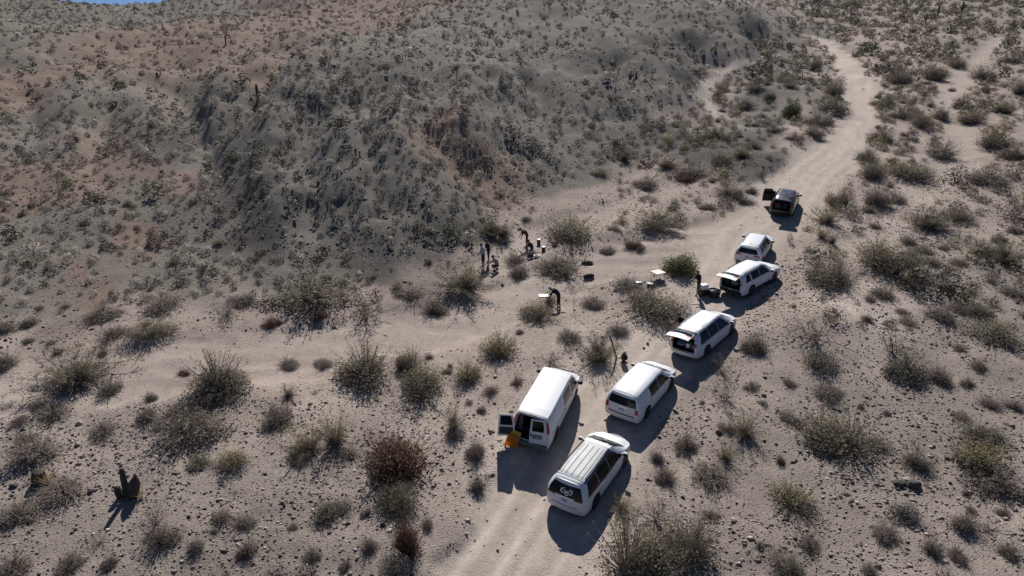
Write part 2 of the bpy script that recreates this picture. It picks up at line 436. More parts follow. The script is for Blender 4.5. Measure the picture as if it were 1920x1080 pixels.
# ---------------------------------------------------------------- terrain: soil colours
SAND = (.325, .264, .226); PALE = (.395, .333, .286); GRAV = (.255, .212, .183); GREY = (.150, .135, .119); RED = (.195, .142, .114); DARK = (.088, .081, .074); GRN = (.168, .147, .125); DUN = (.29, .241, .207)
SOIL = [(GREY, [(600,300),(560,430),(700,430),(760,200),(700,120),(850,390),(880,140),(1000,250),(1000,120),(1100,200),(1100,60),(1250,150),(1250,60),(1350,80),(1450,45),(1450,170),(1480,120),(560,500),(400,280),(540,160),(150,420),(60,250),(300,30),(900,20),(1180,240),(1040,330),(780,330),(640,220),(940,230),(1420,230),(330,400)]),
        (DARK, [(500,460),(420,310),(300,260),(860,460),(1150,120),(1300,150),(1240,60),(480,390),(690,480),(1320,60),(1430,300),(1290,290)]),
        (GRN, [(200,500),(60,540),(330,470),(250,380),(60,420),(120,470),(300,520)]),
        (RED, [(250,70),(400,95),(500,60),(680,40),(760,20),(200,130),(100,130),(250,270),(130,330),(310,345),(440,150),(840,285),(900,335),(965,385),(230,440),(150,530),(340,100),(30,360),(590,105),(350,60),(30,180)]),
        (GRN, [(30,50),(120,60),(180,20),(420,200),(250,190),(130,200),(640,95),(1160,50),(1000,30),(870,65),(330,180),(30,110)]),
        (SAND, [(0,700),(300,700),(600,650),(900,560),(1150,480),(1300,420),(1600,400),(1700,350),(1850,300),(1800,200),(1700,120),(1650,60),(1250,330),(1150,370),(1000,430),(900,500),(500,620),(250,620),(1550,250),(1920,420),(1500,560),(1450,430),(700,560),(1100,400),(1640,180),(1920,120),(1750,250),(850,700),(1250,520),(600,760),(400,760)]),
        (PALE, [(950,1050),(1000,950),(1620,160),(1570,290),(1480,360),(1120,760),(940,470),(1600,590),(1350,480)]),
        (GRAV, [(1480,15),(1560,20),(1420,5),(1920,10),(1700,20),(1350,205),(1300,215),(1360,165),(1400,140),(1560,200),(1530,110),(1850,40),(1800,90)]),
        (GRAV, [(100,1000),(400,950),(250,870),(600,980),(700,900),(50,900),(1700,900),(1800,1000),(1500,950),(1850,800),(1750,620),(1600,760),(1450,800),(1850,560),(1350,1020),(30,1070),(500,1060),(700,1060),(1900,680)]),
        (DUN, [(120,800),(450,830),(560,880),(1400,720),(1550,700),(1650,500),(1300,900),(800,850),(820,980)])]
_sc, _sp = [], []
for c, pts in SOIL:
    q = world_path(pts)
    for p in q: _sp.append(p); _sc.append(c)
_sp = uv(np.array(_sp)[:, 0], np.array(_sp)[:, 1]); _sc = np.array(_sc)
def soil(x, y, M, res):
    q = uv(x + 1.4 * fbm(x / 5, y / 5, 3, 61) * (1 + np.maximum(y, 0) / 40), y + 1.4 * fbm(x / 5 + 9, y / 5, 3, 62) * (1 + np.maximum(y, 0) / 40))
    out = np.zeros((len(x), 3))
    for i in range(0, len(x), 20000):
        d2 = ((q[i:i + 20000, None] - _sp[None]) ** 2).sum(-1)
        w = 1 / (d2 + 1.5e-4) ** 2.2
        out[i:i + 20000] = (w @ _sc) / w.sum(1, keepdims=True)
    n1 = fbm(x / 3.5, y / 3.5, 4, 63); n2 = fbm(x / .9, y / .9, 3, 64)
    out *= (1 + .17 * n1 + .10 * n2 + .10 * fbm(x / 11, y / 11, 2, 66))[:, None]
    def blend(c, m):
        m = m[:, None]; return out * (1 - m) + np.array(c) * m
    out = blend(PALE, np.clip(M['wash'] * .45 + M['gully'] * .65 + M['side'] * .9 + M['lwash'] * .3, 0, .9))
    rr = M['rs'] + .35 * vnoise(M['ral'] / 7.0, M['ral'] * 0 + 3, 51)
    ruts = np.clip(sum(np.exp(-((rr - c) / .28) ** 2) for c in (-1.75, -.35, .45, 1.55)), 0, 1)
    rc = np.array((.415, .350, .300))[None] * (1 + .20 * ruts - .09 + .16 * fbm(M['ral'] / 5, rr * 2.6, 3, 65) + .05 * n2)[:, None]
    m = np.clip(M['road'] * .95, 0, 1)[:, None]
    return np.clip(out * (1 - m) + rc * m, 0.02, .8)

# ---------------------------------------------------------------- terrain: mesh, split by what the land is there
NC, RAT = 420, 0.0078
rows = [-9.0]
while rows[-1] < 1400: rows.append(rows[-1] + RAT * (rows[-1] + 12) * (1 + .0 * rows[-1]) + .01)
rows = np.array(rows); us = np.linspace(-1.45, 1.5, NC)
# finer columns inside the view
us = np.sign(us) * (np.abs(us) ** 1.18) * 1.0
GX = us[None] * (rows[:, None] + 12); GY = np.broadcast_to(rows[:, None], GX.shape)
gx, gy = GX.ravel().copy(), GY.ravel().copy()
MK = masks(gx, gy)
gbase = base_h(gx, gy)
gzv = height_full(gx, gy, MK, gbase)
gres = gbase - plane_z(gy)
gcol = soil(gx, gy, MK, gres)
nr = len(rows)
ii = np.arange(nr * NC).reshape(nr, NC)
quads = np.stack([ii[:-1, :-1], ii[:-1, 1:], ii[1:, 1:], ii[1:, :-1]], -1).reshape(-1, 4)
fc = quads.mean(1)
def fmean(a): return a[quads].mean(1)
froad = np.maximum(fmean(MK['road']), fmean(MK['side'])) > .5
fwash = (np.maximum(fmean(MK['wash']), np.maximum(fmean(MK['gully']), fmean(MK['lwash']))) > .5) & ~froad
fhill = (fmean(gres) > .6) & (fmean(gx / (gy + 12)) < .45) & ~froad & ~fwash

def sample(a, x, y):
    """Value of a per-vertex land array at world points (x, y)."""
    x = np.asarray(x, float); y = np.asarray(y, float)
    A = a.reshape(nr, NC)
    yy = np.clip(y, rows[0], rows[-1] - 1e-6); i = np.clip(np.searchsorted(rows, yy, 'right') - 1, 0, nr - 2); fy = (yy - rows[i]) / (rows[i + 1] - rows[i])
    u = np.clip(x / (yy + 12), us[0], us[-1] - 1e-9); j = np.clip(np.searchsorted(us, u, 'right') - 1, 0, NC - 2); fx = (u - us[j]) / (us[j + 1] - us[j])
    return (A[i, j] * (1 - fx) + A[i, j + 1] * fx) * (1 - fy) + (A[i + 1, j] * (1 - fx) + A[i + 1, j + 1] * fx) * fy
def height(x, y): return sample(gzv, x, y)
def resid(x, y): return sample(gres, x, y)
def land_masks(x, y): return {k: sample(MK[k], x, y) for k in ('road', 'wash', 'side', 'gully', 'lwash')}
def gz(x, y): return float(height(np.array([x]), np.array([y]))[0])
def at(px, py):
    """Terrain points under photograph positions."""
    return march(px, py, height)

def ground_material():
    m, nt, b, out = new_mat('desert_soil')
    tc = N(nt, 'ShaderNodeTexCoord')
    at_ = N(nt, 'ShaderNodeAttribute'); at_.attribute_name = 'soil'
    def noise(scale, detail, rough=.6):
        n = N(nt, 'ShaderNodeTexNoise'); n.inputs['Scale'].default_value = scale; n.inputs['Detail'].default_value = detail; n.inputs['Roughness'].default_value = rough
        nt.links.new(tc.outputs['Object'], n.inputs['Vector']); return n
    def mrange(s, a, b_, c, d):
        r = N(nt, 'ShaderNodeMapRange'); r.inputs[1].default_value = a; r.inputs[2].default_value = b_; r.inputs[3].default_value = c; r.inputs[4].default_value = d
        nt.links.new(s, r.inputs[0]); return r.outputs[0]
    n1 = noise(2.3, 6); n2 = noise(11, 5, .7)
    v = N(nt, 'ShaderNodeTexVoronoi'); v.inputs['Scale'].default_value = 9.0; v.inputs['Randomness'].default_value = 1.0
    nt.links.new(tc.outputs['Object'], v.inputs['Vector'])
    sep = N(nt, 'ShaderNodeSeparateColor'); nt.links.new(v.outputs['Color'], sep.inputs[0])
    # small stones: some cells dark, a few pale
    inside = mrange(v.outputs['Distance'], .18, .38, 1, 0)
    isdark = mrange(sep.outputs[0], .62, .66, 0, 1); islight = mrange(sep.outputs[1], .88, .9, 0, 1)
    patch = mrange(n1.outputs['Fac'], .42, .62, 0.15, 1)
    def mul(a, b_):
        k = N(nt, 'ShaderNodeMath', operation='MULTIPLY')
        for i, q in enumerate((a, b_)):
            if hasattr(q, 'links'): nt.links.new(q, k.inputs[i])
            else: k.inputs[i].default_value = q
        return k.outputs[0]
    stony = N(nt, 'ShaderNodeAttribute'); stony.attribute_name = 'stony'
    fd = mul(mul(mul(inside, isdark), patch), stony.outputs['Fac']); fl = mul(mul(mul(inside, islight), patch), stony.outputs['Fac'])
    g = mul(mrange(n1.outputs['Fac'], .25, .75, .86, 1.14), mrange(n2.outputs['Fac'], .25, .75, .84, 1.16))
    sc_ = N(nt, 'ShaderNodeVectorMath', operation='SCALE'); nt.links.new(at_.outputs['Color'], sc_.inputs[0]); nt.links.new(g, sc_.inputs['Scale'])
    dk = N(nt, 'ShaderNodeMix', data_type='RGBA'); nt.links.new(fd, dk.inputs['Factor']); nt.links.new(sc_.outputs[0], dk.inputs['A']); dk.inputs['B'].default_value = (.10, .085, .075, 1)
    lt = N(nt, 'ShaderNodeMix', data_type='RGBA'); nt.links.new(fl, lt.inputs['Factor']); nt.links.new(dk.outputs['Result'], lt.inputs['A']); lt.inputs['B'].default_value = (.55, .49, .43, 1)
    nt.links.new(lt.outputs['Result'], b.inputs['Base Color'])
    b.inputs['Roughness'].default_value = .95; b.inputs['Specular IOR Level'].default_value = .1
    hs = N(nt, 'ShaderNodeMath', operation='ADD'); nt.links.new(mul(n2.outputs['Fac'], .5), hs.inputs[0]); nt.links.new(mul(mul(inside, stony.outputs['Fac']), .5), hs.inputs[1])
    bp = N(nt, 'ShaderNodeBump'); bp.inputs['Strength'].default_value = .7; bp.inputs['Distance'].default_value = .12
    nt.links.new(hs.outputs[0], bp.inputs['Height']); nt.links.new(bp.outputs[0], b.inputs['Normal'])
    return m
M_SOIL = ground_material()
gstony = np.clip(1 - np.maximum.reduce([MK['road'] * .85, MK['wash'] * .6, MK['side'], MK['gully'] * .5]), .12, 1)
gcol4 = np.concatenate([gcol, np.ones((len(gcol), 1))], 1)
def land(name, mask):
    f = quads[mask]; u, inv = np.unique(f, return_inverse=True)
    me = mesh_np(name, np.stack([gx[u], gy[u], gzv[u]], -1), inv.reshape(f.shape), [M_SOIL], smooth=True)
    a = me.attributes.new('soil', 'FLOAT_COLOR', 'POINT'); a.data.foreach_set('color', gcol4[u].astype(np.float32).ravel())
    s = me.attributes.new('stony', 'FLOAT', 'POINT'); s.data.foreach_set('value', gstony[u].astype(np.float32))
    return tag(mobj(name, me), kind='structure')
land('dirt_road', froad); land('sandy_path', fwash); land('hill', fhill); land('ground', ~(froad | fwash | fhill))
# ---------------------------------------------------------------- plants
M_TWIG = foliage_mat('grey_brown_twig', (.16, .13, .108), (.27, .23, .195), trans=.15)
M_TWIG_R = foliage_mat('rust_twig', (.12, .068, .045), (.21, .13, .09), trans=.15)
M_LEAF_O = foliage_mat('olive_leaf', (.16, .145, .085), (.265, .235, .14), trans=.35)
M_LEAF_Y = foliage_mat('yellow_green_leaf', (.22, .195, .085), (.35, .305, .15), trans=.35)
M_LEAF_G = foliage_mat('fresh_green_leaf', (.07, .085, .03), (.125, .14, .055), trans=.30)
M_LEAF_D = foliage_mat('dusty_brown_leaf', (.15, .12, .10), (.25, .21, .175), trans=.30)
M_LEAF_P = foliage_mat('pale_grey_leaf', (.23, .205, .165), (.36, .325, .27), trans=.20)
M_LEAF_K = foliage_mat('dark_green_leaf', (.085, .085, .058), (.15, .145, .098), trans=.30)
M_STRAW = foliage_mat('straw_blade', (.38, .29, .15), (.55, .43, .25), trans=.2)

def unit(v): return v / np.maximum(np.linalg.norm(v, axis=-1, keepdims=True), 1e-9)
def strips(base, tip, w0, w1, r):
    """flat tapering twigs"""
    d = unit(tip - base); s = unit(np.cross(d, r.normal(size=base.shape)))
    w0 = np.asarray(w0)[:, None]; w1 = np.asarray(w1)[:, None]
    v = np.stack([base - s * w0, base + s * w0, tip + s * w1, tip - s * w1], 1).reshape(-1, 3)
    return v, np.arange(len(v)).reshape(-1, 4)
def leafq(c, s, r, n=None):
    a = unit(r.normal(size=c.shape))
    if n is not None: a = unit(np.cross(n, a))
    b = unit(np.cross(a, r.normal(size=c.shape) if n is None else n))
    s = np.asarray(s)[:, None]
    v = np.stack([c - a * s, c - b * s * .55, c + a * s, c + b * s * .55], 1).reshape(-1, 3)
    return v, np.arange(len(v)).reshape(-1, 4)

def creosote(seed, nst=26, leaves=4200, ls=.0125, hh=.62, lower=.15, fill=520):
    """open bush of stems fanning from one crown; unit width"""
    r = np.random.default_rng(seed)
    tv, tf, lc = [], [], []
    n0 = 0
    B, T, W0, W1 = [], [], [], []
    for i in range(nst):
        ph = 2 * math.pi * (i + r.uniform(-.4, .4)) / nst
        tilt = math.radians(r.uniform(8, 62)); ln = hh * r.uniform(.8, 1.12) / (math.cos(tilt) * .55 + .45)
        ln = min(ln, .66)
        d = np.array([math.cos(ph) * math.sin(tilt), math.sin(ph) * math.sin(tilt), math.cos(tilt)])
        p = np.array([math.cos(ph), math.sin(ph), 0]) * r.uniform(.01, .07); p[2] = -.03
        seg = 5; pts = [p]
        for k in range(seg):
            d = unit(d + r.normal(size=3) * .13 + np.array([math.cos(ph), math.sin(ph), .25]) * .05)
            p = p + d * ln / seg; pts.append(p)
        for k in range(seg):
            B.append(pts[k]); T.append(pts[k + 1]); W0.append(.0085 * (1 - k / seg * .7)); W1.append(.0085 * (1 - (k + 1) / seg * .7))
        for k in range(1, seg + 1):
            for q in range(3):
                e = unit(d + r.normal(size=3) * .6 + np.array([0, 0, .3])); l = r.uniform(.07, .17)
                B.append(pts[k]); T.append(pts[k] + e * l); W0.append(.0035); W1.append(.0012)
                m = int(leaves / (nst * seg * 3))
                t = r.uniform(lower, 1.08, size=(m, 1))
                lc.append(pts[k] + e * l * t + r.normal(size=(m, 3)) * .024)
    # dead inner twigs filling the foot of the bush
    for i in range(fill):
        ph = r.uniform(0, 6.283); tl = math.radians(r.uniform(5, 82)); q = r.uniform(.25, .47)
        t_ = np.array([math.cos(ph) * math.sin(tl) * q, math.sin(ph) * math.sin(tl) * q, math.cos(tl) * q * hh * 1.5 + .01])
        B.append(t_ * r.uniform(0, .3)); T.append(t_ + r.normal(size=3) * .02); W0.append(.0042); W1.append(.0014)
        if i % 2: lc.append(t_[None] * r.uniform(.45, 1.05, (4, 1)) + r.normal(size=(4, 3)) * .02)
    tv, tf = strips(np.array(B), np.array(T), np.array(W0), np.array(W1), r)
    lc = np.concatenate(lc); lc = lc[lc[:, 2] > .02]
    lv, lf = leafq(lc, r.uniform(.6, 1.35, len(lc)) * ls, r)
    return tv, tf, lv, lf

def mound(seed, twigs=520, leaves=1500, ls=.019, hh=.5, bald=.0, lump=.22, tang=.75):
    """low rounded shrub, twigs radiating from its base; unit width"""
    r = np.random.default_rng(seed)
    def shell(n, lo, hi):
        ph = r.uniform(0, 2 * math.pi, n); cz = r.uniform(0, 1, n) ** .9
        s = np.sqrt(1 - cz ** 2)
        lob = 1 + lump * (np.sin(ph * 2 + seed) * .5 + np.sin(ph * 3 + seed * 1.7 + cz * 3) * .5 + np.sin(ph * 5 + seed * .3) * .25)
        q = r.uniform(lo, hi, n) * lob
        return np.stack([np.cos(ph) * s * .5 * q, np.sin(ph) * s * .5 * q, cz * hh * q], -1)
    tip = shell(twigs, .55, 1.12); base = tip * r.uniform(.0, .35, (twigs, 1)); base[:, 2] = np.maximum(base[:, 2] - .04, -.04)
    tip += r.normal(size=tip.shape) * .02
    tv, tf = strips(base, tip, r.uniform(.004, .009, twigs), np.full(twigs, .0018), r)
    lc = shell(leaves, .55 + bald, 1.05) + r.normal(size=(leaves, 3)) * .015
    lc[:, 2] = np.maximum(lc[:, 2], .01)
    nn = unit(unit(lc / np.array([.25, .25, hh * hh])) + r.normal(size=lc.shape) * (1.1 - tang))
    lv, lf = leafq(lc, r.uniform(.6, 1.4, leaves) * ls, r, nn)
    return tv, tf, lv, lf

def thicket(seed, parts=5, twigs=110, leaves=620, ls=.0165, hh=.55, tang=.45):
    """broad uneven bush grown from several crowns"""
    r = np.random.default_rng(seed); TV, TF, LV, LF = [], [], [], []; nt_ = nl_ = 0
    for i in range(parts):
        s_ = r.uniform(.42, .72) if i else .74; a = r.uniform(0, 6.283); q = r.uniform(.1, .32) if i else 0
        tv, tf, lv, lf = mound(seed * 13 + i, twigs=int(twigs * (1.6 if i == 0 else 1)), leaves=leaves, ls=ls / s_, hh=hh * r.uniform(.8, 1.25), lump=.34, tang=tang)
        # a few long shoots stand clear of the crown
        o = np.array([math.cos(a) * q, math.sin(a) * q, 0]); sc = np.array([s_, s_, s_ * r.uniform(.8, 1.15)])
        lean = np.array([math.cos(a), math.sin(a), 0]) * .25 * q
        for vv, L_ in ((tv, TV), (lv, LV)): w = vv * sc; L_.append(w + o + lean[None] * w[:, 2:3] * 2)
        TF.append(tf + nt_); LF.append(lf + nl_); nt_ += len(tv); nl_ += len(lv)
    n = 46; ph = r.uniform(0, 6.283, n); tl = np.radians(r.uniform(3, 55, n)); l = hh * r.uniform(.85, 1.25, n)
    d = np.stack([np.cos(ph) * np.sin(tl), np.sin(ph) * np.sin(tl), np.cos(tl)], -1); b = d * (l * .45)[:, None]; t = d * l[:, None] + r.normal(size=(n, 3)) * .03
    v, f = strips(b, t, np.full(n, .0045), np.full(n, .0015), r); TV.append(v); TF.append(f + nt_)
    lc = (t[:, None] * r.uniform(.62, 1.02, (n, 12, 1)) + r.normal(size=(n, 12, 3)) * .012).reshape(-1, 3)
    v, f = leafq(lc, r.uniform(.6, 1.2, len(lc)) * ls * .8, r); LV.append(v); LF.append(f + nl_)
    return np.concatenate(TV), np.concatenate(TF), np.concatenate(LV), np.concatenate(LF)

def tangle(seed, leaves=350, hh=.7):
    """nearly bare twiggy shrub"""
    r = np.random.default_rng(seed)
    B, T, W = [], [], []
    for i in range(22):
        ph = r.uniform(0, 6.283); tilt = math.radians(r.uniform(5, 68))
        d = np.array([math.cos(ph) * math.sin(tilt), math.sin(ph) * math.sin(tilt), math.cos(tilt)]); p = np.array([0, 0, -.03]) + r.normal(size=3) * .03
        for k in range(4):
            d = unit(d + r.normal(size=3) * .25); n = p + d * hh / 4.2 * r.uniform(.8, 1.15)
            B.append(p); T.append(n); W.append(.009 * (1 - k * .2))
            for q in range(4):
                e = unit(d + r.normal(size=3) * .8); B.append(n); T.append(n + e * r.uniform(.06, .16)); W.append(.004)
            p = n
    B, T, W = np.array(B), np.array(T), np.array(W)
    tv, tf = strips(B, T, W, W * .5, r)
    lc = T[r.integers(0, len(T), leaves)] + r.normal(size=(leaves, 3)) * .03; lc[:, 2] = np.maximum(lc[:, 2], .01)
    lv, lf = leafq(lc, r.uniform(.6, 1.3, leaves) * .018, r)
    return tv, tf, lv, lf

KIND = {  # name, generator, twig material, leaf material, look, category
 'c': ('creosote_bush', lambda s: thicket(s) if s % 5 else creosote(s), M_TWIG, M_LEAF_O, 'olive green open', 'bush'),
 'y': ('creosote_bush', lambda s: thicket(s, parts=4, leaves=560) if s % 2 else creosote(s, leaves=3000, ls=.0125, fill=300), M_TWIG, M_LEAF_Y, 'yellow-green open', 'bush'),
 'v': ('leafy_bush', lambda s: mound(s, leaves=2200, ls=.03, hh=.62, lump=.3), M_TWIG_R, M_LEAF_G, 'fresh green leafy', 'bush'),
 'r': ('dry_bush', lambda s: thicket(s, parts=5, twigs=260, leaves=520, ls=.017), M_TWIG_R, M_TWIG_R, 'rust-brown dry', 'bush'),
 'd': ('twiggy_shrub', lambda s: thicket(s, parts=2 + s % 3, twigs=190, leaves=700, ls=.0175, tang=.6), M_TWIG, M_LEAF_D, 'dark brown twiggy', 'shrub'),
 'k': ('twiggy_shrub', lambda s: thicket(s, parts=3, twigs=150, leaves=800, ls=.018, tang=.6), M_TWIG, M_LEAF_K, 'dark green dense', 'shrub'),
 'g': ('bare_shrub', lambda s: tangle(s), M_TWIG, M_LEAF_D, 'grey nearly bare', 'shrub'),
 'p': ('brittlebush', lambda s: mound(s, twigs=350, leaves=1100, ls=.026, hh=.5, bald=.2), M_TWIG, M_LEAF_P, 'pale grey rounded', 'shrub'),
}
NVAR = 5
PLANT_ME = {}
for kk, (nm, gen, tm, lm, look, cat) in KIND.items():
    for v in range(NVAR):
        tv, tf, lv, lf = gen(100 + v * 37 + ord(kk))
        ws_ = .5 / np.percentile(np.hypot(lv[:, 0], lv[:, 1]), 95); tv[:, :2] *= ws_; lv[:, :2] *= ws_
        PLANT_ME[kk, v, 'stem'] = mesh_np(nm + '_stem', tv, tf, [tm])
        zf = lv[lf].mean(1)[:, 2]; low = (zf < lv[:, 2].max() * (.30 + .22 * np.random.default_rng(v).uniform(-1, 1, len(zf)))).astype(int) if kk in 'cyk' else np.zeros(len(lf), int)
        PLANT_ME[kk, v, 'leaf'] = mesh_np(nm + '_foliage', lv, lf, [lm, M_LEAF_D], low)
        av = np.concatenate([tv, lv]); af = np.concatenate([tf, lf + len(tv)])
        PLANT_ME[kk, v, 'all'] = mesh_np(nm, av, af, [tm, lm, M_LEAF_D], np.r_[np.zeros(len(tf)), 1 + low])
        PLANT_ME[kk, v, 'h'] = float(lv[:, 2].max())

# plants read off the photograph: centre, foot, width, height (photograph pixels), kind
SEEN = [
 (150,745,175,85,'c'),(205,748,62,42,'k'),(410,742,105,115,'c'),(425,738,110,55,'k'),(285,650,85,52,'c'),(215,638,62,36,'d'),(190,603,72,36,'d'),(305,590,80,52,'d'),(425,602,85,45,'g'),
 (18,692,52,46,'d'),(62,612,36,26,'d'),(15,627,54,36,'d'),(95,648,24,16,'d'),(56,645,26,16,'d'),(40,800,42,24,'d'),(105,790,72,44,'d'),(45,832,42,24,'d'),(75,768,36,18,'d'),(195,818,62,34,'d'),(278,795,48,48,'d'),
 (282,752,26,26,'d'),(345,782,54,48,'d'),(388,772,42,40,'d'),(315,800,60,34,'d'),(350,842,160,42,'d'),(370,820,90,50,'y'),(438,880,66,48,'y'),(527,806,76,66,'d'),(542,750,36,36,'y'),(580,862,90,80,'y'),
 (630,848,80,90,'y'),(655,862,50,30,'d'),(560,868,60,40,'k'),(125,945,92,36,'d'),(45,985,95,55,'d'),(75,872,100,36,'d'),(50,850,80,40,'g'),(298,1000,80,70,'g'),(305,1035,66,62,'d'),(418,984,44,38,'d'),(460,992,48,38,'d'),
 (617,982,82,46,'k'),(368,1038,38,36,'d'),(470,1046,42,42,'d'),(137,1072,62,52,'d'),(210,1064,36,32,'d'),(32,1085,74,60,'d'),(192,1030,44,34,'g'),(586,1052,38,36,'d'),(693,1038,40,42,'d'),(740,1088,54,66,'p'),
 (762,1045,62,100,'r'),(760,965,90,84,'c'),(745,905,120,124,'r'),(735,900,110,60,'k'),(800,992,32,32,'d'),(520,1095,44,40,'d'),(650,1068,30,26,'d'),(690,968,28,22,'d'),(570,1098,50,40,'d'),
 (690,722,115,105,'c'),(775,702,64,68,'c'),(788,765,125,100,'c'),(590,585,165,82,'c'),(690,612,115,62,'g'),(870,565,145,72,'c'),(812,592,54,42,'d'),(775,562,62,34,'d'),(1060,530,125,62,'g'),(1040,520,90,50,'c'),
 (1010,612,95,46,'c'),(1030,575,40,40,'y'),(1070,645,58,34,'d'),(940,675,78,70,'y'),(880,718,56,58,'y'),(850,810,44,64,'y'),(855,820,44,34,'d'),(893,868,46,52,'d'),(897,925,40,44,'d'),(1105,578,48,28,'d'),(1215,605,135,78,'c'),
 (1200,585,120,60,'g'),(1275,518,72,48,'v'),(1172,545,62,34,'d'),(1120,692,92,84,'c'),(1155,630,52,34,'d'),(1230,436,96,50,'c'),(1070,448,125,60,'c'),(970,522,52,40,'d'),(1030,690,60,42,'g'),(612,692,48,28,'d'),
 (540,692,48,24,'d'),(600,602,34,22,'r'),(965,495,50,30,'d'),(940,455,70,42,'c'),(1190,468,40,26,'r'),(1140,475,34,16,'d'),(970,725,30,28,'d'),(1150,432,30,14,'d'),(1000,482,30,14,'r'),(920,742,34,26,'d'),(880,760,20,12,'d'),
 (1417,662,58,46,'d'),(1525,660,125,78,'g'),(1530,700,85,46,'k'),(1695,715,90,66,'k'),(1670,680,95,80,'g'),(1560,542,95,75,'c'),(1640,515,125,86,'c'),(1705,520,66,48,'c'),(1655,560,56,40,'d'),(1360,765,76,62,'g'),(1348,708,70,60,'g'),
 (1285,845,48,46,'d'),(1395,830,72,66,'y'),(1358,872,50,56,'y'),(1332,916,90,56,'d'),(1250,912,52,46,'d'),(1230,870,36,34,'d'),(1480,965,100,78,'y'),(1505,985,90,60,'g'),(1590,870,165,112,'c'),(1545,850,90,44,'k'),(1645,848,50,34,'d'),(1710,884,58,62,'d'),(1820,892,96,80,'y'),
 (1830,838,84,44,'k'),(1860,930,110,56,'d'),(1690,978,60,48,'p'),(1660,1015,54,46,'d'),(1742,1040,40,54,'d'),(1785,1052,48,40,'d'),(1460,1085,84,72,'g'),(1480,1095,70,60,'k'),(1515,1038,46,38,'d'),(1805,1000,54,50,'d'),(1850,1010,66,50,'g'),(1892,1050,42,44,'d'),
 (1170,1110,170,190,'c'),(1290,1060,105,130,'c'),(1225,1000,110,90,'g'),(1165,970,60,50,'y'),(1630,1085,36,36,'d'),(1760,1100,40,40,'d'),(1365,815,38,30,'d'),(1800,790,36,24,'d'),(1850,765,44,28,'d'),(1900,770,40,26,'d'),(1475,790,40,26,'d'),(1495,800,32,24,'d'),
 (1545,755,64,46,'d'),(1480,725,30,20,'d'),(1410,735,40,22,'d'),(1460,870,20,24,'d'),(1560,745,40,26,'d'),(1810,725,34,26,'d'),(1755,720,52,44,'d'),(1800,660,30,20,'d'),(1830,695,40,30,'d'),(1760,600,62,42,'d'),(1860,650,110,56,'c'),(1830,600,60,40,'k'),
 (1900,560,56,34,'d'),(1790,585,40,28,'d'),(1700,610,40,24,'d'),(1690,590,30,18,'d'),(1880,500,84,56,'c'),(1835,480,60,40,'d'),(1775,545,40,22,'d'),(1740,440,110,60,'c'),(1720,425,80,46,'g'),(1790,420,60,40,'c'),(1850,345,76,34,'d'),(1550,425,66,52,'y'),(1575,390,56,52,'c'),(1540,450,36,26,'y'),
 (1640,385,64,48,'d'),(1680,380,44,26,'d'),(1630,400,36,20,'d'),(1700,460,40,26,'d'),(1730,475,44,20,'d'),(1770,470,30,16,'d'),(1710,490,60,22,'d'),(1745,500,48,18,'d'),(1800,500,40,20,'d'),(1640,430,30,16,'d'),
 (1690,340,96,48,'c'),(1630,335,64,50,'c'),(1625,305,52,36,'d'),(1655,265,50,34,'d'),(1765,295,64,34,'d'),(1860,280,70,56,'c'),(1900,300,60,40,'d'),(1830,235,60,36,'c'),(1690,225,70,34,'d'),(1720,240,56,40,'c'),(1760,225,44,34,'d'),(1800,205,30,34,'k'),(1880,215,64,36,'c'),(1910,180,50,40,'c'),
 (1680,160,60,36,'d'),(1740,150,60,40,'c'),(1790,130,50,30,'c'),(1840,150,50,34,'c'),(1900,120,56,30,'d'),(1660,200,50,28,'c'),(1560,215,64,40,'c'),(1530,235,70,36,'d'),(1482,222,34,36,'v'),(1440,190,36,22,'k'),(1525,133,26,30,'k'),(1480,165,30,18,'d'),(1420,175,44,26,'k'),(1400,205,44,26,'d'),(1560,180,44,36,'c'),
 (1520,255,50,24,'d'),(1340,260,56,30,'c'),(1350,320,80,44,'c'),(1300,335,76,40,'d'),(1390,300,56,34,'c'),(1410,280,46,28,'c'),(1365,372,60,40,'c'),(1330,395,40,20,'d'),(1395,385,44,22,'k'),(1170,305,36,30,'c'),(1215,355,60,30,'d'),(1250,320,60,34,'c'),(1130,335,50,26,'c'),(1285,345,50,26,'r'),
 (1410,365,30,20,'d'),(1450,250,36,20,'d'),(1490,265,40,22,'d'),(920,440,54,36,'c'),(460,575,60,34,'d'),(510,615,40,18,'r'),(345,705,26,20,'r'),(1350,805,12,18,'d'),(1480,455,14,20,'y'),(1560,460,24,30,'y'),(1870,455,40,26,'d'),(1900,440,40,22,'d'),
]
plants = []       # (x, y, z, width m, height m, kind, px, py, width px)
_p = at([q[0] for q in SEEN], [q[1] for q in SEEN])
for (px, py, w, h, k), (x, y, z) in zip(SEEN, _p):
    d = proj(x, y, z)[2]; s = FPX / d
    yy = y + .30 * w / s                       # the foot seen in the photograph is the near edge of the plant
    xx = x * (yy * CT) / max(y * CT, 1)
    s2 = FPX / proj(xx, yy, gz(xx, yy))[2]
    zz_ = gz(xx, yy); el = math.atan2(CAM_H - zz_, math.hypot(xx, yy)); wm = w / s2 * 1.1
    hm_ = max((h / s2 - .55 * wm * math.sin(el)) / math.cos(el), .34 * wm)
    plants.append((xx, yy, None, wm, hm_, k, px, py, w))

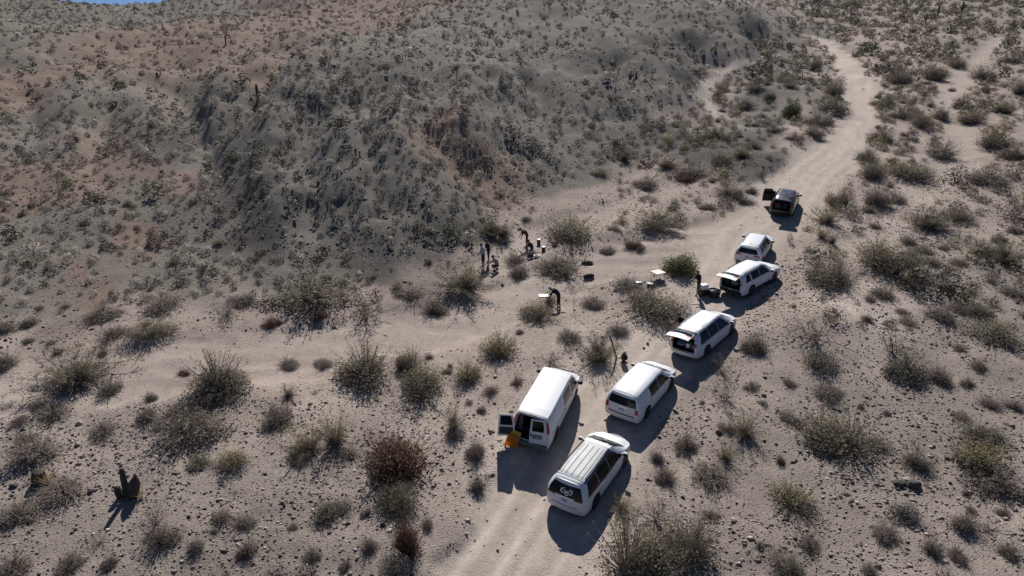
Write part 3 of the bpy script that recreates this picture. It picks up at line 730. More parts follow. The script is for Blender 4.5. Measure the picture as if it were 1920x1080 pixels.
CAR_SPOTS = {'A': (3.59, 27.24, 31.7), 'B': (1.78, 31.88, 20.6), 'C': (6.91, 33.51, 33.8), 'D': (11.64, 39.25, 41.7), 'E': (16.58, 46.70, 48.2), 'F': (18.35, 51.81, 30.2), 'G': (24.14, 62.04, 26.9)}
def near_car(x, y, r=3.6):
    m = np.zeros(np.shape(x), bool)
    for cx, cy, a in CAR_SPOTS.values():
        e = np.array([math.sin(math.radians(a)), math.cos(math.radians(a))])
        for s in (-1.6, 0, 1.6): m |= np.hypot(x - cx - e[0] * s, y - cy - e[1] * s) < r - .9
    return m
def scatter(n, y0, y1, seed, spread=1.0):
    """even spread over the land in front of the camera"""
    r = np.random.default_rng(seed)
    y = np.sqrt(r.uniform(y0 ** 2, y1 ** 2, n))
    x = r.uniform(-.92, .92, n) * (y + 9) * spread
    return x, y, r

# smaller plants between those, on the flats: thicker on the right-hand slope
x, y, r = scatter(8200, 19, 150, 31)
M = land_masks(x, y); res = resid(x, y)
open_ = np.maximum.reduce([M['road'], M['wash'], M['gully'], M['side'], M['lwash']])
dens = np.where(x > .05 * y + 6, .95, .5) * (.45 + .55 * sstep(-.25, .35, fbm(x / 7, y / 7, 2, 71))) * np.where(y > 60, 1.1, .8)
keep = (r.uniform(size=len(x)) < dens * np.where(open_ > .35, np.where(M['road'] > .2, .015, .10), 1)) & (res < 1.0) & ~near_car(x, y)
big = np.array([(p[0], p[1], p[3]) for p in plants])
x, y = x[keep], y[keep]
w = np.exp(r.normal(math.log(.52), .40, len(x))) * (1 + .45 * sstep(60, 120, y)); w = np.clip(w, .2, 2.6)
ok = (np.hypot(x[:, None] - big[None, :, 0], y[:, None] - big[None, :, 1]) > (.42 * big[None, :, 2] + .4 * w[:, None])).all(1)
x, y, w = x[ok], y[ok], w[ok]
zz = height(x, y)
u_, v_, d_ = proj(x, y, zz)
kinds = r.choice(list('dddddkgpcy'), len(x)); kinds = np.where((w > 1.1) & (r.uniform(size=len(x)) < .75), 'c', kinds)
for i in range(len(x)):
    if -60 < u_[i] < 1980 and -20 < v_[i] < 1140:
        plants.append((x[i], y[i], zz[i], w[i], w[i] * r.uniform(.4, .62), kinds[i], u_[i], v_[i], w[i] * FPX / d_[i]))
# the largest in view become plants of their own, the rest one mass of scrub
plants.sort(key=lambda p: -p[8] if -10 < p[6] < 1930 and 0 < p[7] and p[7] - .4 * p[8] < 1075 else 0)
NPL = 330
single, rest = plants[:NPL], plants[NPL:]

LABELLED = []     # (object, px, py, width px, look) for the labels, written at the end
rp = np.random.default_rng(5)
def put_plant(p, i):
    x, y, z, w, h, k, px, py, wp = p
    if z is None: z = gz(x, y)
    v = int(rp.integers(NVAR)); nm, _, tm, lm, look, cat = KIND[k]
    hs = h / PLANT_ME[k, v, 'h']
    sc = (w, w * rp.uniform(.85, 1.1), hs); rot = (rp.normal() * .04, rp.normal() * .04, rp.uniform(0, 6.283))
    if wp > 62:
        o = empty(nm, (x, y, z - .01), rot); o.scale = sc
        mobj('stem', PLANT_ME[k, v, 'stem'], o); mobj('foliage', PLANT_ME[k, v, 'leaf'], o)
    else:
        o = mobj(nm, PLANT_ME[k, v, 'all']); o.location = (x, y, z - .01); o.rotation_euler = rot; o.scale = sc
    o['category'] = cat; o['group'] = 'shrubs growing on the desert floor'
    LABELLED.append([o, px, py, wp, h / max(w, .01), look])
for i, p in enumerate(single): put_plant(p, i)

# ---- masses of small plants, one object each
def mass(name, xs, ys, zs, ws, hs, cols, label, cat, n_leaf=34, n_twig=12, seed=3, ls=.085):
    r = np.random.default_rng(seed)
    V, F, C = [], [], []; nv = 0
    vs = []
    for q in range(12):
        rr_ = np.random.default_rng(seed * 100 + q)
        tv, tf, lv, lf = mound(seed * 7 + q, twigs=n_twig, leaves=n_leaf, ls=ls, hh=1.0, bald=.15, tang=.9)
        # twigs wider at this distance
        vs.append((np.concatenate([tv, lv]), np.concatenate([tf, lf + len(tv)]), np.r_[np.full(len(tv), .7), np.full(len(lv), 1.0)]))
    for i in range(len(xs)):
        v, f, t = vs[i % 12]; a = r.uniform(0, 6.283); ca, sa = math.cos(a), math.sin(a)
        q = np.empty_like(v)
        q[:, 0] = (v[:, 0] * ca - v[:, 1] * sa) * ws[i] + xs[i]; q[:, 1] = (v[:, 0] * sa + v[:, 1] * ca) * ws[i] + ys[i]; q[:, 2] = v[:, 2] * hs[i] + zs[i] - .02
        V.append(q); F.append(f + nv); nv += len(v)
        per = np.repeat(r.uniform(.8, 1.2, len(v) // 4), 4)
        C.append(cols[i][None] * (t * per)[:, None])
    V = np.concatenate(V); F = np.concatenate(F); C = np.concatenate(C)
    me = mesh_np(name, V, F, [M_MASS])
    a = me.attributes.new('tint', 'FLOAT_COLOR', 'POINT'); a.data.foreach_set('color', np.concatenate([C, np.ones((len(C), 1))], 1).astype(np.float32).ravel())
    return tag(mobj(name, me), label, cat, kind='stuff')
M_MASS = foliage_mat('scrub_leaf', (0, 0, 0), (0, 0, 0), trans=.2, attr='tint')
PAL = {'d': (.215, .18, .15), 'k': (.12, .115, .08), 'g': (.24, .205, .17), 'p': (.45, .405, .335), 'c': (.20, .18, .11), 'y': (.29, .25, .135), 'r': (.15, .09, .06), 'v': (.08, .11, .03)}
q = [p for p in rest]
mass('desert_scrub', [p[0] for p in q], [p[1] for p in q], [gz(p[0], p[1]) if p[2] is None else p[2] for p in q], [p[3] for p in q], [p[4] for p in q], [np.array(PAL[str(p[5])]) for p in q], 'many small brown shrubs scattered over the pale desert floor', 'scrub', n_leaf=210, n_twig=40, seed=3, ls=.055)

# hillside brush: pale round clumps and dark ones, thick on the grey faces
def thin(x, y, cell):
    """at most one per cell, so that clumps stand apart"""
    k = np.floor(x / cell).astype(np.int64) * 100003 + np.floor(y / cell).astype(np.int64)
    return np.unique(k, return_index=True)[1]
def brush(name, y0, y1, cell, n, nl, nt, ls, seed, label, wmed):
    x, y, r = scatter(n, y0, y1, seed)
    i = thin(x, y, cell); x, y = x[i], y[i]
    res = resid(x, y); M = land_masks(x, y)
    hm = ((res > .22) | ((x < -.2 * y) & (y > 43.5 + 1.5 * fbm(x / 5, y / 5, 2, 78)))) & (np.maximum(M['wash'], M['lwash']) < .3) & (x < .45 * y) & (np.maximum(M['road'], M['side']) < .3)
    den = .50 + .5 * sstep(-.35, .3, fbm(x / 6, y / 6, 3, 75))
    keep = hm & (r.uniform(size=len(x)) < den); x, y = x[keep], y[keep]
    z = height(x, y); u_, v_, d_ = proj(x, y, z); inv = (u_ > -80) & (u_ < 2000) & (v_ > -30); x, y, z = x[inv], y[inv], z[inv]
    w = np.clip(np.exp(r.normal(math.log(wmed), .38, len(x))), .3, 2.4)
    pale = sstep(-.2, .4, fbm(x / 10, y / 10, 2, 77))
    kk = np.where(r.uniform(size=len(x)) < .35 + .4 * pale, r.choice(list('ppg'), len(x)), r.choice(list('dddkkc'), len(x)))
    mass(name, x, y, z, w, w * r.uniform(.5, .75, len(x)), [np.array(PAL[k]) * r.uniform(.75, 1.15) for k in kk], label, 'brush', n_leaf=nl, n_twig=nt, seed=seed, ls=ls)
    return len(x)
N_HILL = (brush('hillside_brush', 43, 92, 1.15, 60000, 130, 18, .078, 4, 'grey and brown brush dotted thickly over the near hillside', .70),
          brush('upper_hill_brush', 92, 260, 2.1, 60000, 44, 8, .14, 5, 'low brush speckling the upper hill and the reddish ridges', .85))
# flats and slopes on the right, beyond the plants built one by one
def right_scrub(name, y0, y1, cell, n, nl, nt, ls, seed, label, wmed, dens):
    x, y, r = scatter(n, y0, y1, seed); i = thin(x, y, cell); x, y = x[i], y[i]
    res = resid(x, y); M = land_masks(x, y)
    keep = (x > .12 * y + 2) & ((res < 1.5) | (x > .5 * y)) & (np.maximum.reduce([M['road'], M['side'], M['gully'], M['wash']]) < .3) & (r.uniform(size=len(x)) < dens * (.5 + .5 * sstep(-.3, .25, fbm(x / 9, y / 9, 2, 79))))
    x, y = x[keep], y[keep]
    sp_ = np.array([(p[0], p[1], p[3]) for p in single])
    ok = (np.hypot(x[:, None] - sp_[None, :, 0], y[:, None] - sp_[None, :, 1]) > .45 * sp_[None, :, 2] + .3).all(1) & ~near_car(x, y, 4.5); x, y = x[ok], y[ok]
    z = height(x, y); u_, v_, d_ = proj(x, y, z); inv = (u_ < 2050) & (v_ > -30); x, y, z = x[inv], y[inv], z[inv]
    w = np.clip(np.exp(r.normal(math.log(wmed), .42, len(x))), .4, 3.6)
    kk = r.choice(list('dddkkccccyg'), len(x))
    mass(name, x, y, z, w, w * r.uniform(.48, .72, len(x)), [np.array(PAL[k]) * r.uniform(.75, 1.15) for k in kk], label, 'scrub', n_leaf=nl, n_twig=nt, seed=seed, ls=ls)
    return len(x)
N_FAR = (right_scrub('roadside_scrub', 40, 120, 1.75, 26000, 260, 40, .052, 6, 'brown and olive scrub on the slope right of the road', 1.05, .95),
         right_scrub('distant_scrub', 120, 330, 2.2, 30000, 80, 10, .105, 7, 'olive and brown scrub covering the far slope beyond the road', 1.5, .9))
print('plants', len(single), len(rest), 'hill', N_HILL, 'far', N_FAR)

# ---------------------------------------------------------------- loose stones
M_STONE, nt, b, out = new_mat('loose_stone')
a_ = N(nt, 'ShaderNodeAttribute'); a_.attribute_name = 'tint'; nt.links.new(a_.outputs['Color'], b.inputs['Base Color']); b.inputs['Roughness'].default_value = .9; b.inputs['Specular IOR Level'].default_value = .15
def stones(name, x, y, s, cols, label, seed):
    r = np.random.default_rng(seed); n = len(x); z = height(x, y)
    o = np.array([(1, 0, 0), (0, 1, 0), (-1, 0, 0), (0, -1, 0), (0, 0, .8), (0, 0, -.6)], float)
    f = np.array([(0, 1, 4), (1, 2, 4), (2, 3, 4), (3, 0, 4), (1, 0, 5), (2, 1, 5), (3, 2, 5), (0, 3, 5)])
    v = o[None] * r.uniform(.6, 1.35, (n, 6, 1)) + r.normal(size=(n, 6, 3)) * .18
    a = r.uniform(0, 6.283, n); ca, sa = np.cos(a)[:, None], np.sin(a)[:, None]
    vx = (v[..., 0] * ca - v[..., 1] * sa) * s[:, None] + x[:, None]; vy = (v[..., 0] * sa + v[..., 1] * ca) * s[:, None] * .8 + y[:, None]; vz = v[..., 2] * s[:, None] * .7 + (z + s * .22)[:, None]
    V = np.stack([vx, vy, vz], -1).reshape(-1, 3); F = (f[None] + (np.arange(n) * 6)[:, None, None]).reshape(-1, 3)
    me = mesh_np(name, V, F, [M_STONE])
    c = np.repeat(np.concatenate([cols, np.ones((n, 1))], 1), 6, 0).astype(np.float32)
    at_ = me.attributes.new('tint', 'FLOAT_COLOR', 'POINT'); at_.data.foreach_set('color', c.ravel())
    return tag(mobj(name, me), label, 'stones', kind='stuff')
def stone_cols(n, r, dark=.52):
    base = np.array([(.10, .085, .075), (.17, .14, .12), (.26, .21, .18), (.44, .37, .31), (.55, .49, .43)])
    c = base[r.choice(5, n, p=[dark * .5, dark * .5, .75 - dark, .17, .08])]
    return c * r.uniform(.8, 1.2, (n, 1))
x, y, r = scatter(210000, 17, 75, 41)
M = land_masks(x, y); res = resid(x, y)
gr = sstep(-.35, .45, fbm(x / 4, y / 4, 3, 81)) * .8 + .2
zone = np.where(y < 33, 1.0, np.where(x > .35 * y, .8, .28))
keep = (r.uniform(size=len(x)) < gr * zone * (1 - .97 * np.maximum(M['road'], M['wash'])) * (1 - .6 * M['gully'])) & (res < .9)
x, y = x[keep], y[keep]; s = np.clip(np.exp(r.normal(math.log(.047), .42, len(x))), .024, .14)
stones('gravel', x, y, s, stone_cols(len(x), r), 'loose dark and pale stones strewn over the desert floor', 1)
n1 = len(x)
x, y, r = scatter(110000, 46, 125, 43)
res = resid(x, y)
rock = .18 + .82 * sstep(-.05, .4, fbm(x / 8, y / 8, 3, 85))
keep = (res > .3) & (x < .45 * y) & (r.uniform(size=len(x)) < rock * .6)
x, y = x[keep], y[keep]; s = np.clip(np.exp(r.normal(math.log(.075), .42, len(x))), .04, .32)
c = np.array([(.09, .09, .088), (.15, .147, .14), (.23, .22, .205), (.40, .38, .35)])[r.choice(4, len(x), p=[.45, .33, .15, .07])] * r.uniform(.8, 1.2, (len(x), 1))
stones('hillside_rubble', x, y, s, c, 'dark broken rock strewn across the grey hill faces', 2)
print('stones', n1, len(x))
# ---------------------------------------------------------------- vehicles
def paint(name, col, rough=.42, metal=0.0, dust=.35, spec=.25, coat=0.0):
    """Car paint with a film of road dust that thickens low on the body."""
    m, nt, b, out = new_mat(name)
    tc = N(nt, 'ShaderNodeTexCoord')
    no = N(nt, 'ShaderNodeTexNoise'); no.inputs['Scale'].default_value = 3.0; no.inputs['Detail'].default_value = 6
    nt.links.new(tc.outputs['Object'], no.inputs['Vector'])
    mr = N(nt, 'ShaderNodeMapRange'); mr.inputs[1].default_value = .35; mr.inputs[2].default_value = .8; mr.inputs[3].default_value = 0; mr.inputs[4].default_value = dust
    nt.links.new(no.outputs['Fac'], mr.inputs[0])
    mx = N(nt, 'ShaderNodeMix', data_type='RGBA'); mx.inputs['A'].default_value = (*col, 1); mx.inputs['B'].default_value = (.48, .40, .33, 1)
    nt.links.new(mr.outputs[0], mx.inputs['Factor']); nt.links.new(mx.outputs['Result'], b.inputs['Base Color'])
    rr = N(nt, 'ShaderNodeMath', operation='MULTIPLY_ADD'); rr.inputs[1].default_value = .6; rr.inputs[2].default_value = rough
    nt.links.new(mr.outputs[0], rr.inputs[0]); nt.links.new(rr.outputs[0], b.inputs['Roughness'])
    b.inputs['Metallic'].default_value = metal; b.inputs['Specular IOR Level'].default_value = spec; b.inputs['Coat Weight'].default_value = coat; b.inputs['Coat Roughness'].default_value = .2
    return m
M_WHITE = paint('white_paint', (.66, .67, .69), dust=.12)
M_WHITE2 = paint('silver_white_roof', (.42, .43, .44), rough=.5, dust=.12)
M_GRAPH = paint('graphite_paint', (.045, .045, .048), rough=.22, metal=.3, dust=.22, spec=.5, coat=.4)
M_GLASS = plain('tinted_glass', (.010, .011, .013), rough=.12, spec=.22, var=.1)
M_BLACK = plain('black_plastic', (.022, .022, .023), rough=.55, spec=.3)
M_TYRE = plain('tyre_rubber', (.03, .029, .028), rough=.9, spec=.2, var=.25)
M_RIM = plain('alloy_rim', (.42, .43, .44), rough=.35, metal=.8)
M_RIMD = plain('steel_wheel', (.20, .20, .205), rough=.5, metal=.6)
M_RED = plain('red_lamp', (.42, .018, .018), rough=.3, spec=.3)
M_REDD = plain('smoked_red_lamp', (.16, .012, .012), rough=.3, spec=.3)
M_PLATE = plain('plate_blue_grey', (.30, .36, .43), rough=.5, var=.3, scale=30)
M_CHROME = plain('chrome_trim', (.7, .7, .7), rough=.15, metal=1.0, var=.02)
M_INT = plain('dark_interior', (.045, .045, .048), rough=.85, spec=.2)
M_INT2 = plain('grey_interior', (.16, .16, .17), rough=.85, spec=.2)
M_STICK = plain('white_decal', (.78, .78, .78), rough=.6, var=.03)

def ip(x, pts): return np.interp(x, [p[0] for p in pts], [p[1] for p in pts])

class Body:
    """A car body lofted from cross sections; x forward, y left, z up, origin on the ground in the middle."""
    NJ = 9
    def __init__(s, sp):
        s.sp = sp; L = sp['L']; s.L = L
        xs = np.unique(np.concatenate([np.linspace(0, L, 40), [p[0] for p in sp['top']], np.linspace(0, .5, 6)]))
        wr = sp['wr'] + .07; s.axles = (sp['ro'], sp['ro'] + sp['wb'])
        for a in s.axles: xs = np.unique(np.concatenate([xs, a + wr * np.cos(np.linspace(0, math.pi, 11))]))
        xs = xs[np.concatenate([[True], np.diff(xs) > .012])]
        s.xs = xs
        P = np.zeros((len(xs), s.NJ, 3))
        for i, x in enumerate(xs):
            zt = ip(x, sp['top']); w = ip(x, sp['plan']); yr = ip(x, sp['roofw']); zb = min(ip(x, sp['belt']), zt - .07)
            yr = min(yr, w * .97)
            zl = sp['sill']
            for a in s.axles:
                if abs(x - a) < wr: zl = max(zl, sp['wr'] + math.sqrt(max(wr ** 2 - (x - a) ** 2, 0)) * .97)
            zl = min(zl, zb - .1)
            e = sp.get('edge', .085)
            row = [(w * .965, zl), (w * 1.0, zl + (zb - zl) * .35), (w * 1.0, zl + (zb - zl) * .72), (w * .985, zb), ((w * .985 + yr) / 2 + .035, (zb + zt - e) / 2), (yr, zt - e), (yr * .93, zt - e * .4), (yr * .6, zt - e * .08), (0, zt)]
            for j, (y, z) in enumerate(row): P[i, j] = (x - L / 2, y, z)
        # lean of the tail and the nose
        for i, x in enumerate(xs):
            for j in range(s.NJ):
                z = P[i, j, 2]
                P[i, j, 0] += ip(z, sp['rear']) * max(0, 1 - x / .8) ** 1.0 - ip(z, sp['front']) * max(0, 1 - (L - x) / .6)
        s.P = P
    def side(s, x, j, sg):
        """point on the side or roof at length x from the tail, row j (fractional)"""
        i = np.clip(np.searchsorted(s.xs, x) - 1, 0, len(s.xs) - 2); f = (x - s.xs[i]) / (s.xs[i + 1] - s.xs[i])
        j = min(max(j, 0), s.NJ - 1.0001); k = int(j); g = j - k
        p = (s.P[i, k] * (1 - f) + s.P[i + 1, k] * f) * (1 - g) + (s.P[i, k + 1] * (1 - f) + s.P[i + 1, k + 1] * f) * g
        return Vector((p[0], p[1] * sg, p[2]))
    def tail(s, a, z):
        """point on the tail panel; a from -1 (right) to 1 (left)"""
        q = s.P[0]; zz = q[:6, 2]
        y = np.interp(z, zz, q[:6, 1]); x = np.interp(z, zz, q[:6, 0])
        return Vector((x - s.sp['bulge'] * (1 - a * a), a * y, z))
    def shell(s, hole=None):
        """body mesh; hole = (a, z0) leaves the tailgate opening out"""
        mb = MB(); n, J = len(s.xs), s.NJ
        v = []
        for i in range(n):
            for j in range(J): v.append(tuple(s.P[i, j]))
            for j in range(J - 2, -1, -1): v.append((s.P[i, j, 0], -s.P[i, j, 1], s.P[i, j, 2]))
        K = 2 * J - 1
        f = [(i * K + k, i * K + k + 1, (i + 1) * K + k + 1, (i + 1) * K + k) for i in range(n - 1) for k in range(K - 1)]
        mb.add(v, f, 0)
        # tail
        As = [-1, -.93, -.84, -.6, -.3, 0, .3, .6, .84, .93, 1]; q = s.P[0]
        Zs = list(q[0:4, 2]) + [q[4, 2], q[5, 2]]
        extra = [hole[1]] if hole else []
        Zs = sorted(set([round(float(z), 4) for z in Zs] + extra))
        tv = [tuple(s.tail(a, z)) for z in Zs for a in As]
        top = []
        for a in As:
            yy = abs(a) * q[5, 1]; zz = np.interp(yy, q[5:, 1][::-1], q[5:, 2][::-1]); top.append((q[8, 0] - s.sp['bulge'] * (1 - a * a) * .6, math.copysign(yy, a), zz))
        tv += top; c = len(As); tf = []
        tv += [(q[8, 0] if abs(a) < .01 else np.interp(abs(a) * q[5, 1], q[5:, 1][::-1], q[5:, 0][::-1]), p[1], p[2]) for a, p in zip(As, top)]
        tf += [((len(Zs)) * c + k, (len(Zs)) * c + k + 1, (len(Zs) + 1) * c + k + 1, (len(Zs) + 1) * c + k) for k in range(c - 1)]
        for r in range(len(Zs)):
            for k in range(c - 1):
                am = abs(As[k] + As[k + 1]) / 2; zm = Zs[r]
                if hole and am < hole[0] and zm >= hole[1] - 1e-3 and r < len(Zs) - 1: continue
                tf.append((r * c + k, r * c + k + 1, (r + 1) * c + k + 1, (r + 1) * c + k))
        mb.add(tv, tf, 0)
        # seam between roof edge row and tail top, and the nose
        F = s.P[-1]; nv, nf = [], []
        for z in F[:6, 2]:
            y = np.interp(z, F[:6, 2], F[:6, 1]); xx = np.interp(z, F[:6, 2], F[:6, 0])
            for a in As: nv.append((xx + .22 * (1 - a * a), a * y, z))
        for a in As:
            yy = abs(a) * F[5, 1]; nv.append((F[8, 0] + .10 * (1 - a * a), math.copysign(yy, a), np.interp(yy, F[5:, 1][::-1], F[5:, 2][::-1])))
        for r in range(6):
            for k in range(c - 1): nf.append((r * c + k, (r + 1) * c + k, (r + 1) * c + k + 1, r * c + k + 1))
        mb.add(nv, nf, 0)
        return mb

def sheet(fn, u0, u1, v0, v1, nu, nv, off, mb=None, mat=0, inner=False):
    """a patch lying `off` proud of the surface fn(u, v), with edges turned down to it"""
    mb = mb or MB(); v = []
    for i in range(nu + 1):
        for j in range(nv + 1):
            u = u0 + (u1 - u0) * i / nu; w = v0 + (v1 - v0) * j / nv
            p = fn(u, w); e = 1e-3
            n = (fn(u + e * np.sign(u1 - u0), w) - p).cross(fn(u, w + e * np.sign(v1 - v0)) - p)
            n = n.normalized() if n.length > 1e-12 else Vector((0, 0, 1))
            v.append((p, n))
    # outward: away from the car's middle
    cen = sum((p for p, n in v), Vector()) / len(v); ref = Vector((cen.x, cen.y, max(cen.z - .8, 0))) if abs(cen.y) < .3 and cen.z > 1.5 else Vector((cen.x, cen.y, 0))
    sgn = 1 if sum(n.dot(ref if ref.length > .2 else Vector((0, 0, 1))) for p, n in v) > 0 else -1
    W = nv + 1
    pv = [tuple(p + n * sgn * off) for p, n in v] + [tuple(p - n * sgn * .004) for p, n in v]
    f = [(i * W + j, (i + 1) * W + j, (i + 1) * W + j + 1, i * W + j + 1) for i in range(nu) for j in range(nv)]
    b = (nu + 1) * W
    ring = [i * W for i in range(nu + 1)] + [nu * W + j for j in range(1, nv + 1)] + [i * W + nv for i in range(nu - 1, -1, -1)] + [j for j in range(nv - 1, 0, -1)]
    for k in range(len(ring)):
        a, c = ring[k], ring[(k + 1) % len(ring)]; f.append((a, c, c + b, a + b))
    if inner: f += [(i * W + j + b, i * W + j + 1 + b, (i + 1) * W + j + 1 + b, (i + 1) * W + j + b) for i in range(nu) for j in range(nv)]
    return mb.add(pv, f, mat)

def quad_fn(fn, c00, c10, c11, c01):
    """re-parametrise fn by four corners (bottom rear, bottom front, top front, top rear)"""
    def g(u, v):
        a = (1 - u) * (1 - v); b = u * (1 - v); c = u * v; d = (1 - u) * v
        return fn(a * c00[0] + b * c10[0] + c * c11[0] + d * c01[0], a * c00[1] + b * c10[1] + c * c11[1] + d * c01[1])
    return g

_wheel = {}
def wheel_meshes(r, w, spokes, rim_m):
    key = (r, w, spokes, rim_m.name)
    if key in _wheel: return _wheel[key]
    t = MB(); ri = r * .66
    t.lathe([(ri, -w * .42), (r * .9, -w * .5), (r * .985, -w * .36), (r, -w * .1), (r, w * .1), (r * .985, w * .36), (r * .9, w * .5), (ri, w * .42)], 28, axis='Y')
    q = MB()
    q.lathe([(ri * 1.0, -w * .30), (ri * 1.01, w * .43), (ri * .94, w * .43), (ri * .90, w * .2)], 28, axis='Y', m=0)
    q.lathe([(.001, w * .12), (ri * .9, w * .12)], 20, axis='Y', m=1)
    for k in range(spokes):
        a = 2 * math.pi * k / spokes; R = Matrix.Rotation(a, 3, 'Y')
        q.box(R @ Vector((ri * .5, w * .30, 0)), (ri * .95, w * .12, ri * .24), 0, rot=R)
    q.lathe([(.001, w * .36), (ri * .2, w * .36), (ri * .26, w * .22)], 14, axis='Y', m=0)
    tm = t.build('tyre', M_TYRE, smooth=True); rm = q.build('rim', [rim_m, M_BLACK], smooth=True)
    _wheel[key] = (tm.data, rm.data)
    bpy.data.objects.remove(tm); bpy.data.objects.remove(rm)
    return _wheel[key]

def make_vehicle(key, name, label, cat, sp):
    x, y, a = CAR_SPOTS[key]
    L = sp['L']; hd = math.pi / 2 - math.radians(a)          # heading as an angle from +X
    e = Vector((math.cos(hd), math.sin(hd), 0)); l = Vector((-e.y, e.x, 0))
    # stand on the ground under the four wheels
    wx = (sp['ro'] - L / 2, sp['ro'] + sp['wb'] - L / 2); wy = sp['W'] / 2 - .15
    c = Vector((x, y, 0))
    hts = {(i, s): gz(*(c + e * wx[i] + l * s * wy).xy) for i in (0, 1) for s in (-1, 1)}
    fwd = Vector((e.x * (wx[1] - wx[0]), e.y * (wx[1] - wx[0]), (hts[1, 1] + hts[1, -1] - hts[0, 1] - hts[0, -1]) / 2)).normalized()
    lat = Vector((l.x * 2 * wy, l.y * 2 * wy, (hts[0, 1] + hts[1, 1] - hts[0, -1] - hts[1, -1]) / 2)).normalized()
    up = fwd.cross(lat).normalized(); lat = up.cross(fwd)
    zc = sum(hts.values()) / 4 - (sum(wx) / 2) * fwd.z
    root = empty(name, (x, y, zc - .012)); root.rotation_mode = 'QUATERNION'
    root.rotation_quaternion = Matrix((fwd, lat, up)).transposed().to_quaternion()
    tag(root, label, cat, 'vehicles parked along the dirt track')
    B = Body(sp); pm = sp['paint']; hole = sp.get('hole')
    body = B.shell(hole).build('body', pm, root, smooth=True)
    # underside, sills and wheel wells
    ub = MB(); W = sp['W']
    ub.box((0, 0, sp['sill'] + .10), (L - .5, W * .70, .36), 0)
    ub.box((0, 0, .62), (L - .9, W * .62, .5), 0)
    xr_ = sp['ro'] - sp['wr'] - .10; xf_ = L - sp['ro'] - sp['wb'] - sp['wr'] - .10
    ub.box((-L / 2 + .10 + (xr_ - .10) / 2, 0, sp['sill'] + .14), (xr_ - .10, W * .80, .25), 0)
    ub.box((L / 2 - .22 - (xf_ - .22) / 2, 0, sp['sill'] + .12), (max(xf_ - .22, .1), W * .72, .2), 0)
    ub.box((sp['ro'] + sp['wb'] / 2 - L / 2, 0, sp['sill'] + .09), (sp['wb'] - 2 * sp['wr'] - .2, W * .92, .14), 0)
    ub.box((-L / 2 + .32 + (xr_ - .32) / 2, 0, sp['sill'] + .18), (xr_ - .32, W * .93, .3), 0)
    ub.build('underbody', M_BLACK, root)
    for i in (0, 1):
        for s in (-1, 1):
            tme, rme = wheel_meshes(sp['wr'], .235, sp.get('spokes', 5), sp.get('rim', M_RIM))
            w = mobj('wheel', tme, root); w.location = (wx[i], s * (W / 2 - .125), sp['wr']); w.rotation_euler = (0, random.uniform(0, 6), 0 if s > 0 else math.pi)
            mobj('rim', rme, w)
    # side glass
    for s in (-1, 1):
        fn = lambda u, v, s=s: B.side(u, v, s)
        for nm, c00, c10, c11, c01, m in sp['side_glass']:
            o = sheet(quad_fn(fn, c00, c10, c11, c01), 0, 1, 0, 1, 6, 4, .008).build(nm, m, root, smooth=True)
        for nm, x0, x1, j0, j1, m in sp['side_trim']:
            sheet(fn, x0, x1, j0, j1, max(2, int((x1 - x0) * 5)), 2, .010).build(nm, m, root, smooth=True)
        # mirror
        mx = sp['mirror']; p = B.side(mx, 3.3, s)
        mm = MB().box((p.x + .03, p.y + s * .17, p.z + .02), (.13, .24, .17), 0, bev=.03); mm.box((p.x + .03, p.y + s * .03, p.z - .03), (.06, .14, .05), 0)
        mo = mm.build('mirror', sp.get('mirror_m', pm), root, smooth=True)
        MB().box((p.x - .043, p.y + s * .17, p.z + .02), (.01, .20, .13), 0).build('mirror_glass', M_GLASS, mo)
        for dx in sp['handles']:
            p = B.side(dx, 2.75, s); MB().box((p.x, p.y + s * .012, p.z), (.19, .035, .03), 0, bev=.01).build('door_handle', sp.get('handle_m', pm), root)
        for dx in sp['seams']:
            sheet(fn, dx - .006, dx + .006, .25, 3.0, 1, 6, .004).build('door_seam', M_BLACK, root)
    # windscreen
    wu = sp['screen']
    for s in (-1, 1):
        pass
    def top(u, v):                                            # u length, v from -1 (right) to 1 (left)
        j = 8 - abs(v) * 3.0; return B.side(u, j, 1 if v >= 0 else -1)
    sheet(top, wu[0], wu[1], -.86, .86, 8, 8, .008).build('windscreen', M_GLASS, root, smooth=True)
    wp = MB()
    for s in (-.5, .1):
        p, q2 = top(wu[1] + .02, s), top(wu[1] - .05, s + .5); wp.tube([p + Vector((0, 0, .03)), q2 + Vector((0, 0, .03))], .014, 5)
    cw = sheet(top, wu[1] - .02, wu[1] + .06, -.9, .9, 2, 10, .006, MB()); cw.build('cowl', M_BLACK, root)
    wp.build('wiper', M_BLACK, root)
    # roof rails
    if sp.get('rails'):
        x0, x1, jr = sp['rails']
        for s in (-1, 1):
            pts = [B.side(x0 + (x1 - x0) * t, jr, s) + Vector((0, 0, .055 if 0.02 < t < .98 else -.005)) for t in (0, .03, .2, .4, .6, .8, .97, 1)]
            MB().tube(pts, .021, 6).build('roof_rail', sp.get('rail_m', M_BLACK), root, smooth=True)
    for (nm, u0, u1, v0, v1, m) in sp.get('roof', []):
        sheet(top, u0, u1, v0, v1, max(2, int((u1 - u0) * 10)), 16 if v1 - v0 > .3 else 1, .012 if v1 - v0 > .3 else .020).build(nm, m, root, smooth=True)
    if sp.get('antenna'):
        p = top(sp['antenna'], 0); MB().box(p + Vector((0, 0, .03)), (.05, .03, .10), 0, bev=.01, top=.4).build('antenna', M_BLACK, root)
    # tail
    tf = B.tail
    def on_tail(items, parent, origin=None):
        for nm, a0, a1, z0, z1, m in items:
            o = sheet(tf, a0, a1, z0, z1, 6, 3, .010).build(nm, m, parent, smooth=True, origin=origin)
    on_tail(sp['tail'], root)
